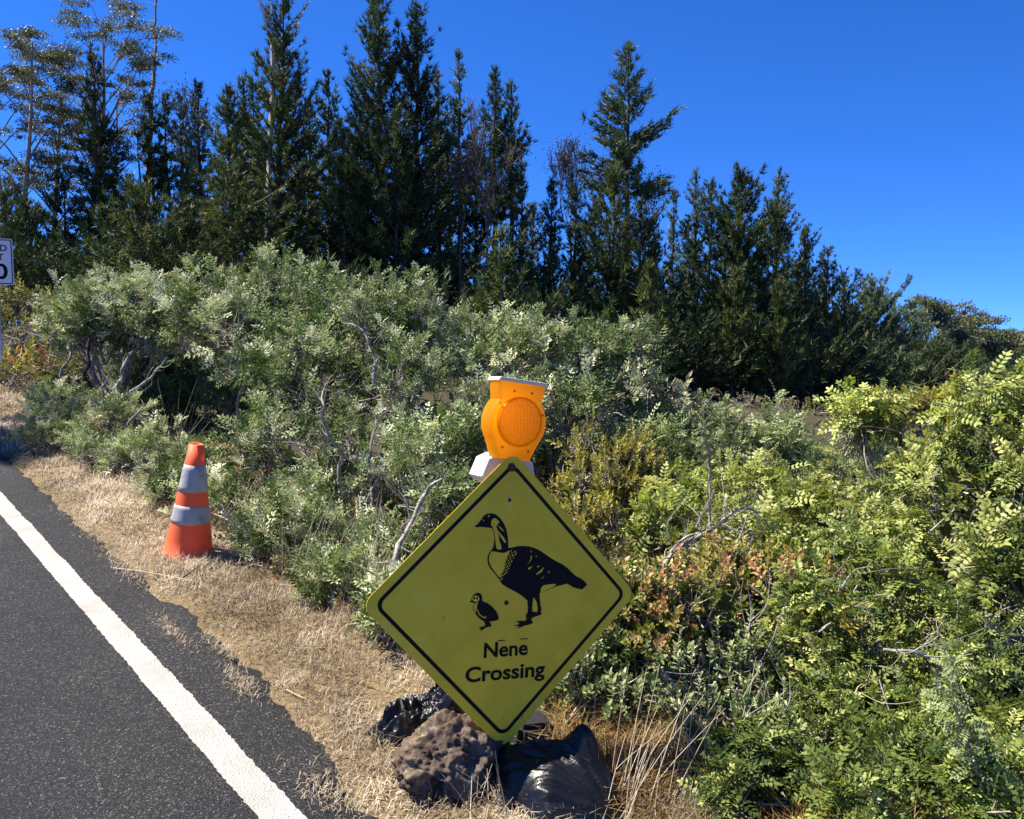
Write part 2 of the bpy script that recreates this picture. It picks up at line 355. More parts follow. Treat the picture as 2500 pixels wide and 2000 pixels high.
cz = lambda L: [suv(1100 + x / 4.3125, 1230 + y / 4.3125) for x, y in L]
goose = [(248,243),(285,215),(320,170),(345,130),(375,108),(420,98),(470,108),(520,150),(560,205),(585,260),(600,330),(608,400),(607,465),(650,460),(700,448),(760,443),(830,450),(890,468),(950,498),(1010,540),(1070,580),(1120,610),(1175,635),(1230,675),(1275,720),(1320,762),(1370,785),(1410,815),(1440,852),(1385,905),(1340,895),(1290,880),(1225,842),(1180,855),(1120,868),(935,945),(940,1000),(945,1060),(957,1105),(950,1140),(960,1165),(920,1180),(865,1200),(850,1215),(868,1250),(860,1262),(820,1275),(775,1285),(740,1300),(705,1315),(700,1310),(725,1288),(663,1287),(700,1272),(725,1262),(690,1238),(740,1232),(785,1232),(805,1205),(785,1205),(800,1185),(785,1165),(808,1155),(812,1100),(808,1020),(770,985),(730,955),(670,920),(600,885),(545,850),(510,800),(470,740),(420,685),(395,640),(386,590),(392,550),(410,510),(440,475),(455,430),(460,370),(455,310),(440,265),(425,255),(380,250),(320,243),(275,250)]
gos = [(196,1040),(218,1018),(222,990),(245,955),(285,935),(315,945),(332,975),(332,1015),(345,1028),(390,1045),(440,1085),(480,1130),(505,1180),(507,1210),(490,1228),(440,1238),(410,1240),(425,1265),(430,1293),(395,1298),(370,1305),(350,1320),(315,1340),(322,1325),(295,1328),(315,1312),(300,1300),(355,1290),(365,1270),(350,1240),(305,1210),(270,1170),(245,1130),(237,1095),(245,1060),(248,1045),(220,1038)]
g = Geo(); flat(g, cz(goose), .0006); gob = g.build('goose_symbol', m_k, sign, tint=False)
g = Geo(); flat(g, cz(gos), .0006); gsb = g.build('gosling_symbol', m_k, sign, tint=False)
yl = [[(425,190),(440,162),(465,150),(490,165),(515,195),(498,205),(495,225),(480,235),(490,270),(505,330),(512,390),(530,435),(535,478),(490,480),(478,450),(470,380),(460,300),(445,255),(428,225)],
      [(500,225),(535,255),(568,295),(545,282),(515,255)], [(490,265),(520,310),(555,350),(585,400),(575,415),(545,380),(515,330)],
      [(430,500),(470,505),(560,520),(600,500),(625,492),(600,545),(578,600),(565,680),(535,740),(512,775),(470,720),(430,670),(410,630),(402,590),(408,545)],
      [(870,992),(862,1060),(858,1132),(908,1140),(916,1100),(905,1035),(882,995)], [(945,938),(950,890),(975,858),(1090,843),(1112,855),(1060,885)],
      [(388,133),(400,123),(418,120),(405,130),(398,145)], [(336,165),(345,168),(355,190),(347,185)],
      [(845,545),(855,550),(850,590),(808,640),(840,590)], [(815,675),(862,657),(835,690),(815,688)], [(900,740),(985,665),(960,715),(908,748)], [(950,790),(990,755),(965,785)], [(905,665),(938,645),(925,668)], [(848,485),(853,510),(843,512)], [(898,540),(910,560),(900,560)], [(1020,725),(1048,702),(1030,730)]]
rr = random.Random(4)
for ccol in range(4):
    for k in range(9 - ccol):
        t = (k + .5 * (ccol % 2)) / 8.2; x = 640 - 118 * t - 20 * math.sin(t * 3.1) + ccol * (20 - 2 * t); y = 488 + 318 * t + ccol * 4
        if x < 500 or y > 830: continue
        dx, dy = -9 - 9 * t, 20; wd = rr.uniform(4, 8)
        yl.append([(x - wd, y + 3), (x + wd * .3, y - 3), (x + wd, y), (x + dx + wd, y + dy), (x + dx - wd * .4, y + dy + 3)])
for L in yl:
    g = Geo(); flat(g, cz(L), .0011); g.build('plumage_mark', m_y, gob, origin=base, tint=False)
face = [(265 + 38 * math.cos(a), 1000 + 33 * math.sin(a)) for a in np.linspace(0, 6.1, 16)]
for L in (face, [(255,1050),(290,1035),(276,1080),(270,1120),(264,1152),(247,1115),(244,1080)], [(276,1110),(283,1108),(305,1160),(350,1196),(372,1180),(372,1206),(345,1204),(296,1168)]):
    g = Geo(); flat(g, cz(L), .0011); g.build('down_mark', m_y, gsb, origin=base, tint=False)
for cx_ in (247, 277):
    g = Geo(); flat(g, cz([(cx_ + 10 * math.cos(a), 994 + 16 * math.sin(a)) for a in np.linspace(0, 5.9, 12)]), .0016)
    g.build('eye_mark', m_k, gsb, origin=base, tint=False)
def text_mesh(body, bold):
    cu = bpy.data.curves.new('lettering', 'FONT'); cu.body = body; cu.offset = bold; cu.resolution_u = 4
    o = bpy.data.objects.new('lettering', cu); COL.objects.link(o); bpy.context.view_layer.update()
    me = bpy.data.meshes.new_from_object(o.evaluated_get(bpy.context.evaluated_depsgraph_get()))
    bpy.data.objects.remove(o); bpy.data.curves.remove(cu)
    V = np.array([v.co[:] for v in me.vertices]); F = [list(p.vertices) for p in me.polygons]; bpy.data.meshes.remove(me); return V, F
def text_on(name, body, M3, O3, mt, parent, x0, x1, base_v, cap, y, bold=.028, caps_h=None):
    V, F = text_mesh(body, bold); V = V.copy()
    Vc, _ = text_mesh('N', bold); ch = Vc[:, 1].max() - Vc[:, 1].min(); b0 = Vc[:, 1].min()
    u = x0 + (V[:, 0] - V[:, 0].min()) / np.ptp(V[:, 0]) * (x1 - x0); v = base_v + (V[:, 1] - b0) / ch * cap
    W = O3 + np.stack([u, np.full_like(u, -y), v], -1) @ M3.T; g = Geo()
    for f in F: g.add(W[f], [list(range(len(f)))]) if len(f) == 3 else [g.add(W[[f[0], f[k], f[k + 1]]], [[0, 1, 2]]) for k in range(1, len(f) - 1)]
    return g.build(name, mt, parent, tint=False)
text_on('lettering', 'Nene', SM, SQ, m_k, sign, -.086, .087, -.2055, .0545, .0006)
text_on('lettering', 'Crossing', SM, SQ, m_k, sign, -.153, .159, -.288, .0545, .0006)
for x0, x1, y0 in ((-.034, -.004, -.1485), (.053, .085, -.148)):
    g = Geo(); g.add(S3([(x0, y0), (x1, y0), (x1, y0 + .0034), (x0, y0 + .0034)], -.0006), [[0, 1, 2, 3]])
    g.build('macron', m_k, sign, tint=False)
def disc(g, M3, O3, u, v, r, y0, y1, n=16, dome=0.0):
    bm = bmesh.new(); bmesh.ops.create_cone(bm, cap_ends=True, segments=n, radius1=r, radius2=r * (1 - dome), depth=abs(y1 - y0))
    V = Matrix.Rotation(math.pi / 2, 3, 'X')
    for q in bm.verts: q.co = V @ q.co
    addbm(g, bm, O3 + M3 @ np.array([u, -(y0 + y1) / 2, v]), M3)
for (u, v, r, mm, hh, nm) in ((-.004, .478, .016, m_rust, .008, 'bolt'), (-.008, .36, .0085, m_al, .0012, 'hole_rim'), (-.005, -.012, .009, m_rust, .0035, 'bolt'), (.075, -.43, .0026, m_rust, .0012, 'rivet'), (.0, -.425, .002, m_rust, .0012, 'rivet')):
    g = Geo(); disc(g, SM, SQ, u, v, r, 0, hh, dome=.25); bo = g.build(nm, mm, sign, tint=False)
    if nm == 'hole_rim':
        g = Geo(); disc(g, SM, SQ, u, v - .0008, .0068, .0012, .0018); g.build('hole', m_rust, bo, origin=base, tint=False)
m_post, nt, b = mat('weathered_post', .8, .2); nt.links.new(ramp(nt, [(.3, (.09, .05, .035)), (.7, (.22, .13, .09))], noise_fac(nt, 30)), b.inputs['Base Color'])
g = Geo(); box(g, SQ + SM @ np.array([0, .026, -.08]), (.045, .042, 1.12), SM, bev=.004); g.build('post', m_post, sign, tint=False)
m_rub, nt, b = mat('black_rubber', .7, .3, (.018, .018, .02))
g = Geo(); box(g, (base[0] + .085, base[1] + .15, base[2] + .03), (.15, .12, .14), rotm(.4, .1, .1), bev=.02); g.build('stand_base', m_rub, sign, tint=False)

# ================================================================ amber beacon
BM_ = rotm(SY + .10, -.06, math.radians(9.5)); BO = at(1250, 1122, 2.985)
beacon = thing('warning_beacon', 'amber plastic warning light with round lens on the sign top', 'warning light', SQ + SM @ np.array([0, .05, .40]))
m_amb, nt, b = mat('amber_plastic', .32, .5, (1.0, .46, .016))
b.inputs['Subsurface Weight'].default_value = .0
tr = nt.nodes.new('ShaderNodeBsdfTranslucent'); tr.inputs['Color'].default_value = (1.0, .60, .02, 1)
mx = nt.nodes.new('ShaderNodeMixShader'); mx.inputs[0].default_value = .78; nt.links.new(b.outputs[0], mx.inputs[1]); nt.links.new(tr.outputs[0], mx.inputs[2]); nt.links.new(mx.outputs[0], nt.nodes['Material Output'].inputs['Surface'])
nb = noise_fac(nt, 14, 3); bump(nt, b, nb, .15, .01)
m_len, nt, b = mat('amber_lens', .12, .6, (1.0, .58, .03))
tr = nt.nodes.new('ShaderNodeBsdfTranslucent'); tr.inputs['Color'].default_value = (1.0, .80, .06, 1)
mx = nt.nodes.new('ShaderNodeMixShader'); mx.inputs[0].default_value = .78; nt.links.new(b.outputs[0], mx.inputs[1]); nt.links.new(tr.outputs[0], mx.inputs[2]); nt.links.new(mx.outputs[0], nt.nodes['Material Output'].inputs['Surface'])
tc = nt.nodes.new('ShaderNodeTexCoord'); hts = []
for ax in ('X', 'Z'):
    wv = nt.nodes.new('ShaderNodeTexWave'); wv.bands_direction = ax; wv.inputs['Scale'].default_value = 26; nt.links.new(tc.outputs['Object'], wv.inputs['Vector']); hts.append(wv.outputs['Fac'])
ad = nt.nodes.new('ShaderNodeMath'); nt.links.new(hts[0], ad.inputs[0]); nt.links.new(hts[1], ad.inputs[1])
bp = nt.nodes.new('ShaderNodeBump'); bp.inputs['Strength'].default_value = .35; bp.inputs['Distance'].default_value = .006; nt.links.new(ad.outputs[0], bp.inputs['Height'])
nt.links.new(bp.outputs[0], b.inputs['Normal']); nt.links.new(bp.outputs[0], tr.inputs['Normal'])
m_wht, nt, b = mat('white_plastic', .4, .3, (.80, .80, .78)); nt.links.new(ramp(nt, [(.3, (.60, .59, .56)), (.6, (.66, .655, .635))], noise_fac(nt, 9)), b.inputs['Base Color'])
m_cap, _, _ = mat('cap_plastic', .3, .4, (.80, .70, .48))
rightside = []
cv, Rr = .137, .118
prof = [(.068, 0), (.072, .014)] + [(Rr * math.cos(a), cv + Rr * math.sin(a)) for a in np.linspace(math.radians(-36), math.radians(42), 14)] + [(.090, .216), (.094, .238), (.100, .282)]
outl = [(u, v) for u, v in prof] + [(-u, v) for u, v in reversed(prof)]
bloc = beacon.location
g = Geo(); addbm(g, prism_outline(outl, -.020, .062, .010, 3), BO, BM_); body = g.build('housing', m_amb, beacon, tint=False, smooth=False)
def lathe(g, prof_rv, M3, O3, u, v, n=40, sgn=-1):
    a = np.linspace(0, 2 * np.pi, n, endpoint=False); P = []
    for r, y in prof_rv: P.append(np.stack([u + r * np.cos(a), np.full(n, sgn * y), v + r * np.sin(a)], -1))
    P = np.concatenate(P); k = len(prof_rv); i = (np.arange(k - 1)[:, None] * n); j = np.arange(n)[None]; j2 = (j + 1) % n
    F = np.stack([i + j, i + j2, i + n + j2, i + n + j], -1).reshape(-1, 4)
    g.add(O3 + P @ M3.T, F)
for sgn, off in ((-1, .019), (1, .061)):
    g = Geo(); lathe(g, [(.092, off), (.092, off + .012), (.089, off + .0155), (.086, off + .014), (.085, off + .010)], BM_, BO, 0, .140, sgn=sgn); g.build('lens_ring', m_amb, beacon, tint=False, smooth=True)
    g = Geo(); lathe(g, [(.085, off + .008)] + [(.084 * math.cos(t), off + .010 + .016 * math.sin(t)) for t in np.linspace(0, 1.5, 9)] + [(.0001, off + .026)], BM_, BO, 0, .140, sgn=sgn); g.build('lens', m_len, beacon, tint=False, smooth=True)
g = Geo(); addbm(g, prism_outline([(-.105, .281), (.105, .281), (.105, .287), (.098, .295), (-.098, .295), (-.105, .287)], -.026, .068, .003), BO, BM_); g.build('solar_cap', m_cap, beacon, tint=False)
for u, v in ((-.035, .250), (.040, .250), (-.058, .042), (.052, .036), (.094, .175), (-.09, .20)):
    g = Geo(); disc(g, BM_, BO, u, v, .0055, .020, .025, 10, .2); s_ = g.build('screw_boss', m_amb, beacon, tint=False)
    g = Geo(); disc(g, BM_, BO, u, v, .0026, .025, .0265, 8); g.build('screw', m_rust, s_, origin=np.array(bloc), tint=False)
case = [(-.060, .010), (.060, .010), (.092, -.010), (.114, -.078), (.100, -.098), (-.100, -.098), (-.120, -.078), (-.098, -.010)]
g = Geo(); addbm(g, prism_outline(case, -.004, .105, .008, 3), BO + np.array([.0, .035, 0]), BM_); g.build('battery_case', m_wht, beacon, tint=False)

# ================================================================ traffic cone
cb = groundhit(458, 1362); cone = thing('traffic_cone', 'orange traffic cone with two grey reflective collars on dry verge', 'traffic cone', (cb[0], cb[1], float(gz(cb[0], cb[1])) - .01))
cM = rotm(0, 0, math.radians(6.5)); cO = np.array(cone.location)
m_or, nt, b = mat('orange_vinyl', .55, .35); f1 = noise_fac(nt, 6, 5, .6)
tcz = nt.nodes.new('ShaderNodeTexCoord'); 
nt.links.new(ramp(nt, [(.3, (.92, .17, .055)), (.55, (.88, .155, .05)), (.72, (.62, .17, .09))], f1), b.inputs['Base Color'])
tr = nt.nodes.new('ShaderNodeBsdfTranslucent'); tr.inputs['Color'].default_value = (.95, .13, .04, 1); mx = nt.nodes.new('ShaderNodeMixShader'); mx.inputs[0].default_value = .22
nt.links.new(b.outputs[0], mx.inputs[1]); nt.links.new(tr.outputs[0], mx.inputs[2]); nt.links.new(mx.outputs[0], nt.nodes['Material Output'].inputs['Surface'])
m_ref, nt, b = mat('reflective_collar', .38, .5); f1 = noise_fac(nt, 14, 6, .65)
nt.links.new(ramp(nt, [(.30, (.16, .155, .15)), (.42, (.33, .325, .315)), (.7, (.42, .415, .40))], f1), b.inputs['Base Color'])
CH = .735
def cr_(t): return .152 - (.152 - .042) * t     # radius at height fraction t
def coneband(name, t0, t1, off, mt, seg=48, cap=False):
    hs_ = np.linspace(t0, t1, 6); a = np.linspace(0, 2 * np.pi, seg, endpoint=False); rows = []
    prof_ = [(cr_(t0) + 0, t0 * CH)] + [(cr_(t) + off, t * CH) for t in hs_] + [(cr_(t1) + 0, t1 * CH)]
    if cap: prof_ += [(cr_(1) - .006, CH + .004), (cr_(1) - .012, CH - .002), (cr_(1) - .016, CH - .03)]
    for r, z in prof_:
        rr_ = r * (1 + .012 * np.sin(2 * a + 1) + .006 * np.sin(5 * a)); rows.append(np.stack([rr_ * np.cos(a), rr_ * np.sin(a), np.full(seg, z)], -1))
    V = np.concatenate(rows); k = len(rows); i = np.arange(k - 1)[:, None] * seg; j = np.arange(seg)[None]; j2 = (j + 1) % seg
    g = Geo(); g.add(cO + V @ cM.T, np.stack([i + j, i + j2, i + seg + j2, i + seg + j], -1).reshape(-1, 4)); return g.build(name, mt, cone, tint=False, smooth=True)
coneband('cone_body', 0, 1, .0, m_or, cap=True)
coneband('reflective_collar', .602, .828, .0025, m_ref); coneband('reflective_collar', .336, .487, .0025, m_ref)
bmx = bmesh.new(); bmesh.ops.create_cube(bmx, size=1.0)
for v in bmx.verts: v.co = Vector((v.co.x * .37, v.co.y * .37, v.co.z * .035))
bmesh.ops.bevel(bmx, geom=[e for e in bmx.edges if abs(e.verts[0].co.z - e.verts[1].co.z) > .01], offset=.05, segments=4, affect='EDGES')
g = Geo(); addbm(g, bmx, cO + cM @ np.array([.02, .03, .002]), cM @ rotm(.6, 0, 0)); g.build('cone_base', m_rub, cone, tint=False)

# ================================================================ speed limit sign
SLc = at(29 - 44, 639, 13.8); slM = rotm(.10, 0, math.radians(.8)); slb = np.array([SLc[0], SLc[1], float(gz(SLc[0], SLc[1]))])
sl = thing('speed_limit_sign', 'white rectangular speed limit sign with black border on a metal post', 'road sign', slb)
m_w, nt, b = mat('sign_white', .4, .4, (.72, .73, .74))
def rrect(hw, hh, r, n=6):
    out = []
    for k, (cx, cy) in enumerate(((hw - r, hh - r), (-hw + r, hh - r), (-hw + r, -hh + r), (hw - r, -hh + r))):
        for i in range(n + 1):
            a = math.pi / 2 * (k + i / n); out.append((cx + r * math.cos(a), cy + r * math.sin(a)))
    return out
g = Geo(); addbm(g, prism_outline(rrect(.305, .381, .045), 0, .003), SLc, slM); g.build('panel', m_w, sl, tint=False)
o_, i_ = rrect(.290, .366, .034), rrect(.274, .350, .024); n = len(o_); g = Geo()
g.add(np.vstack([SLc + slM @ np.array([u, -.002, v]) for u, v in o_ + i_]), [[k, (k + 1) % n, n + (k + 1) % n, n + k] for k in range(n)]); g.build('border_line', m_k, sl, tint=False)
text_on('lettering', 'SPEED', slM, SLc, m_k, sl, -.225, .215, .175, .105, .002, .012)
text_on('lettering', 'LIMIT', slM, SLc, m_k, sl, -.185, .155, .025, .105, .002, .012)
text_on('lettering', '30', slM, SLc, m_k, sl, -.205, .213, -.285, .255, .002, .02)
g = Geo(); box(g, (SLc[0], SLc[1] + .03, (slb[2] + SLc[2] + .33) / 2 - .1), (.055, .04, SLc[2] + .33 - slb[2] + .2), bev=.004); g.build('post', m_al, sl, tint=False)
for v in (.25, -.25):
    g = Geo(); disc(g, slM, SLc, 0, v, .012, 0, .006, 10); g.build('bolt', m_al, sl, tint=False)

# ================================================================ lava rock
def ridge(P, sc, seed): return 1 - np.abs(2 * vnoise(P, sc, seed) - 1)
def rock():
    bm = bmesh.new(); bmesh.ops.create_icosphere(bm, subdivisions=6, radius=1.0)
    V = np.array([v.co[:] for v in bm.verts]); F = np.array([[v.index for v in f.verts] for f in bm.faces]); bm.free()
    Wp = V + .30 * (np.stack([vnoise(V, 2.2, 50 + q) for q in range(3)], -1) - .5); r = np.full(len(V), 1.05); rq = np.random.default_rng(11)
    for k in range(14):
        nv = nrm(rq.normal(size=3)); dd = nrm(Wp) @ nv; r = np.where(dd > .2, np.minimum(r, rq.uniform(.78, .98) / np.maximum(dd, .2)), r)
    r = r + .22 * (fbm(V, 2.6, 13, 5) - .47) + .22 * (ridge(V, 3.4, 15) - .6) + .055 * (ridge(V, 9, 16) - .6) + .06 * (ridge(V, 19, 17) - .6) + .04 * (vnoise(V, 38, 18) - .5)
    for c_, dep, wd in (((.40, -.85, .42), .22, .16), ((.66, -.72, -.12), .42, .28), ((-.45, -.85, -.42), .40, .27), ((.15, -.8, -.62), .26, .22), ((-.75, -.6, .1), .10, .15), ((.5, -.3, .8), .16, .16), ((-.15, -.9, .0), .1, .10)):
        c_ = nrm(np.array(c_)); ang = np.linalg.norm(V - c_ + .55 * (np.stack([fbm(V, 3.5, 60 + q, 3) for q in range(3)], -1) - .45), axis=1); r = r - dep / (1 + np.exp((ang - wd) / .03))
    r = r - .07 / (1 + np.exp(-(vnoise(V, 7, 81) - .70) * 50)) - .045 / (1 + np.exp(-(vnoise(V, 17, 82) - .66) * 50))
    Q = V * r[:, None] * np.array([.195, .14, .145]); Q[:, 1] += .35 * Q[:, 2] + .30 * Q[:, 0]; Q[:, 2] -= .18 * Q[:, 0]
    c_ = groundhit(1102, 1965); bz = float(gz(c_[0], c_[1] + .12)); o_ = np.array([c_[0], c_[1] + .15, bz + .07])
    m, nt, b = mat('lava_rock', .92, .15)
    f1 = noise_fac(nt, 7, 5, .6); f2 = noise_fac(nt, 28, 8, .7); f3 = noise_fac(nt, 4, 3, .5)
    c = ramp(nt, [(.28, (.045, .036, .030)), (.42, (.12, .088, .066)), (.56, (.19, .145, .105)), (.66, (.38, .30, .18))], f1)
    c = mixc(nt, c, (.12, .115, .11), ramp(nt, [(.52, (0, 0, 0)), (.66, (.8, .8, .8))], f3)); c = mixc(nt, c, ramp(nt, [(.3, (.35, .32, .30)), (.65, (1.15, 1.12, 1.1))], f2), .9, 'MULTIPLY')
    nt.links.new(c, b.inputs['Base Color']); bump(nt, b, f2, 1.0, .012)
    g = Geo(); g.add(Q + o_, F); o = g.build('lava_rock', m, origin=np.array([o_[0], o_[1], bz]), smooth=True, tint=False)
    tag(o, 'rough brown lava rock with deep cavities resting against the yellow sign', 'rock')
rock()

# ================================================================ black plastic bags
m_bag, nt, b = mat('black_bag_plastic', .30, .32, (.007, .0075, .009))
tc = nt.nodes.new('ShaderNodeTexCoord'); mp = nt.nodes.new('ShaderNodeMapping'); mp.inputs['Scale'].default_value = (1, 3.5, 2); nt.links.new(tc.outputs['Object'], mp.inputs['Vector'])
nf = noise_fac(nt, 16, 5, .6, vec=mp.outputs[0]); bump(nt, b, nf, .3, .012)
def bag(label, c, rx, ry, H, rotz, peaks, tie, seed, crumple=.03, fine=1.0):
    nt_, nr = 150, 60; a = np.linspace(0, 2 * np.pi, nt_, endpoint=False); r = np.linspace(0, 1, nr)
    Rr_, Aa = np.meshgrid(r, a, indexing='ij'); out = 1 + .10 * np.sin(2 * Aa + seed) + .06 * np.sin(3 * Aa + 2 * seed) + .03 * np.sin(7 * Aa)
    x = Rr_ * np.cos(Aa) * rx * out; y = Rr_ * np.sin(Aa) * ry * out; z = H * np.maximum(0, 1 - Rr_ ** 3.2) ** .62
    for (qx, qy, h, wq) in peaks: z = z + h * np.exp(-(((x - qx) ** 2 + (y - qy) ** 2) / wq ** 2)) * (1 - Rr_ ** 4)
    tx, ty = tie; ang = np.arctan2(y - ty, x - tx); dist = np.hypot(x - tx, y - ty)
    Pf = np.stack([ang * 2.6, dist * 2.5, z * 2], -1)
    fold = (vnoise(Pf, 2.6, seed) * .5 + ridge(Pf * np.array([1, .35, .5]), 5, seed + 1) ** 1.5 * .32 + ridge(Pf * np.array([1, .25, .4]), 11, seed + 2) * .18) if fine == 1 else (ridge(Pf, 2.2, seed) ** 2 * .55 + ridge(Pf, 5, seed + 1) ** 2 * .3 + ridge(Pf, 11, seed + 2) * .15)
    Pq = np.stack([x, y, z], -1); fold2 = ridge(Pq * np.array([1, 2.2, 1]) + .05 * fold[..., None], 9 * fine, seed + 4) ** 2 * .75 + ridge(Pq, 26 * fine, seed + 5) * .25
    amp = (1 - Rr_ ** 6)
    z = z + amp * (crumple * 1.3 * (fold - .45) * np.clip(dist / .12, .25, 1) + crumple * (.10 if fine == 1 else .8) * fine * (fold2 - .45))
    x = x + crumple * (.1 if fine == 1 else .5) * (fold2 - .4) * np.cos(Aa) * Rr_; y = y + crumple * (.1 if fine == 1 else .5) * (fold2 - .4) * np.sin(Aa) * Rr_
    z = z * 1.0
    c3, s3 = math.cos(rotz), math.sin(rotz); X = c[0] + c3 * x - s3 * y; Y_ = c[1] + s3 * x + c3 * y; Z = gz(X, Y_) - .012 + z
    V = np.stack([X, Y_, Z], -1).reshape(-1, 3); i = np.arange(nr - 1)[:, None] * nt_; j = np.arange(nt_)[None]; j2 = (j + 1) % nt_
    F = np.stack([i + j, i + nt_ + j, i + nt_ + j2, i + j2], -1).reshape(-1, 4); g = Geo(); g.add(V, F)
    o = g.build('plastic_bag', m_bag, origin=np.array([c[0], c[1], float(gz(c[0], c[1]))]), smooth=True, tint=False); tag(o, label, 'plastic bag')
c_ = groundhit(1345, 1975); bag('black plastic bag pulled to a peak beside the lava rock', (c_[0] + .03, c_[1] + .10), .25, .19, .115, -.25, [(.09, .07, .12, .07), (-.02, .02, .02, .10)], (.25, -.12), 3, .05)
c_ = groundhit(1050, 1800); bag('crumpled black plastic bag lying behind the lava rock', (c_[0] + .03, c_[1] + .08), .25, .13, .09, .30, [(.10, .0, .16, .10), (-.16, .0, .07, .06)], (-.05, .0), 8, .05, 1.5)
# ================================================================ shrubs
def frames(Z, spin):
    Z = nrm(Z); ref = np.where(np.abs(Z[:, 2:3]) > .95, np.array([[1., 0, 0]]), np.array([[0, 0, 1.]]))
    X = nrm(np.cross(ref, Z)); Y_ = np.cross(Z, X); c, s = np.cos(spin)[:, None], np.sin(spin)[:, None]
    return np.stack([X * c + Y_ * s, -X * s + Y_ * c, Z], -1)      # columns = local axes
def sprig_pinnate(seed, nleaf=7, pairs=7, rl=.11, ll=.022, lw=.0105, up=.55, stem=.07):
    r = random.Random(seed); P, D, N, L, W, T = [], [], [], [], [], []; SG = []
    for i in range(nleaf):
        az = i * 2.4 + r.uniform(-.4, .4); el = up + r.uniform(-.35, .5) - .5 * (i / nleaf - .5)
        p = np.array([0, 0, stem * (1 - i / nleaf * .8)]); R = rl * r.uniform(.7, 1.15); e = el; tl = r.uniform(-.12, .12); start = p.copy()
        hz = np.array([math.cos(az), math.sin(az), 0]); side = np.array([-math.sin(az), math.cos(az), 0])
        for k in range(pairs):
            d = hz * math.cos(e) + np.array([0, 0, math.sin(e)]); p = p + d * R / pairs; e -= .09
            nrm_ = np.cross(side, d) * -1; nrm_ = nrm_ if nrm_[2] > 0 else -nrm_
            sc = 1 - .35 * abs(k / pairs - .45)
            for sg in (1, -1):
                dd = side * sg * .9 + d * .45 + nrm_ * r.uniform(.0, .35); P.append(p); D.append(dd); N.append(nrm_ + np.array([r.uniform(-.35, .35) for _ in range(3)])); L.append(ll * sc * r.uniform(.8, 1.15)); W.append(lw * sc); T.append(tl + r.uniform(-.1, .1))
        P.append(p); D.append(d); N.append(nrm_); L.append(ll); W.append(lw); T.append(tl); SG.append((start, p))
    return [np.array(q) for q in (P, D, N, L, W, T)], SG
def sprig_rosette(seed, n=16, ll=.022, lw=.011, stem=.07):
    r = random.Random(seed); P, D, N, L, W, T = [], [], [], [], [], []
    for i in range(n):
        t = i / n; az = i * 2.4 + r.uniform(-.3, .3); el = .2 + t * 1.0 + r.uniform(-.2, .2)
        d = np.array([math.cos(az) * math.cos(el), math.sin(az) * math.cos(el), math.sin(el)])
        P.append(np.array([0, 0, stem * t])); D.append(d); N.append(np.array([-math.cos(az) * math.sin(el), -math.sin(az) * math.sin(el), math.cos(el)]) + np.array([r.uniform(-.3, .3) for _ in range(3)]))
        L.append(ll * r.uniform(.75, 1.15)); W.append(lw * r.uniform(.85, 1.15)); T.append((t - .5) * .35 + r.uniform(-.12, .12))
    return [np.array(q) for q in (P, D, N, L, W, T)], []
SPRIG = {'near': [sprig_pinnate(i, 5, 7, .125, .027, .0135) for i in range(8)], 'mid': [sprig_pinnate(20 + i, 5, 6, .115, .030, .0145, .75) for i in range(6)],
         'silver': [sprig_pinnate(40 + i, 5, 5, .13, .040, .015, 1.0) for i in range(6)], 'rosette': [sprig_rosette(60 + i) for i in range(6)],
         'rosette_far': [sprig_rosette(80 + i, 11, .05, .028, .09) for i in range(6)], 'heath': [sprig_rosette(90 + i, 14, .055, .02, .16) for i in range(6)]}
def put_sprigs(gl, gt, kind, P, Zax, scale, tint, six=False, stemr=.0016):
    vs_ = SPRIG[kind]; pick = rng.integers(0, len(vs_), len(P)); Fm = frames(Zax, rng.uniform(0, 6.28, len(P)))
    for k, (tp, sg) in enumerate(vs_):
        m = pick == k; n = int(m.sum())
        if not n: continue
        R = Fm[m]; q = tp[0].shape[0]; sc = scale[m][:, None, None]
        LP = np.einsum('nij,kj->nki', R, tp[0]) * sc + P[m][:, None]; LD = np.einsum('nij,kj->nki', R, tp[1]); LN = np.einsum('nij,kj->nki', R, tp[2])
        LL = tp[3][None] * sc[..., 0]; LW = tp[4][None] * sc[..., 0]; LT = np.clip(tint[m][:, None] + tp[5][None] + rng.normal(0, .06, (n, q)), 0, .955) + (rng.random((n, 1)) < .012) * .045
        leaves(gl, LP.reshape(-1, 3), LD.reshape(-1, 3), LN.reshape(-1, 3), LL.ravel(), LW.ravel(), LT.ravel(), six=six)
        for (a, b_) in (sg if kind != 'silver' else []):
            a3 = np.einsum('nij,j->ni', R, a) * sc[:, 0] + P[m]; b3 = np.einsum('nij,j->ni', R, b_) * sc[:, 0] + P[m]
            prisms(gl, a3, b3, stemr, stemr * .5, 3, .45)
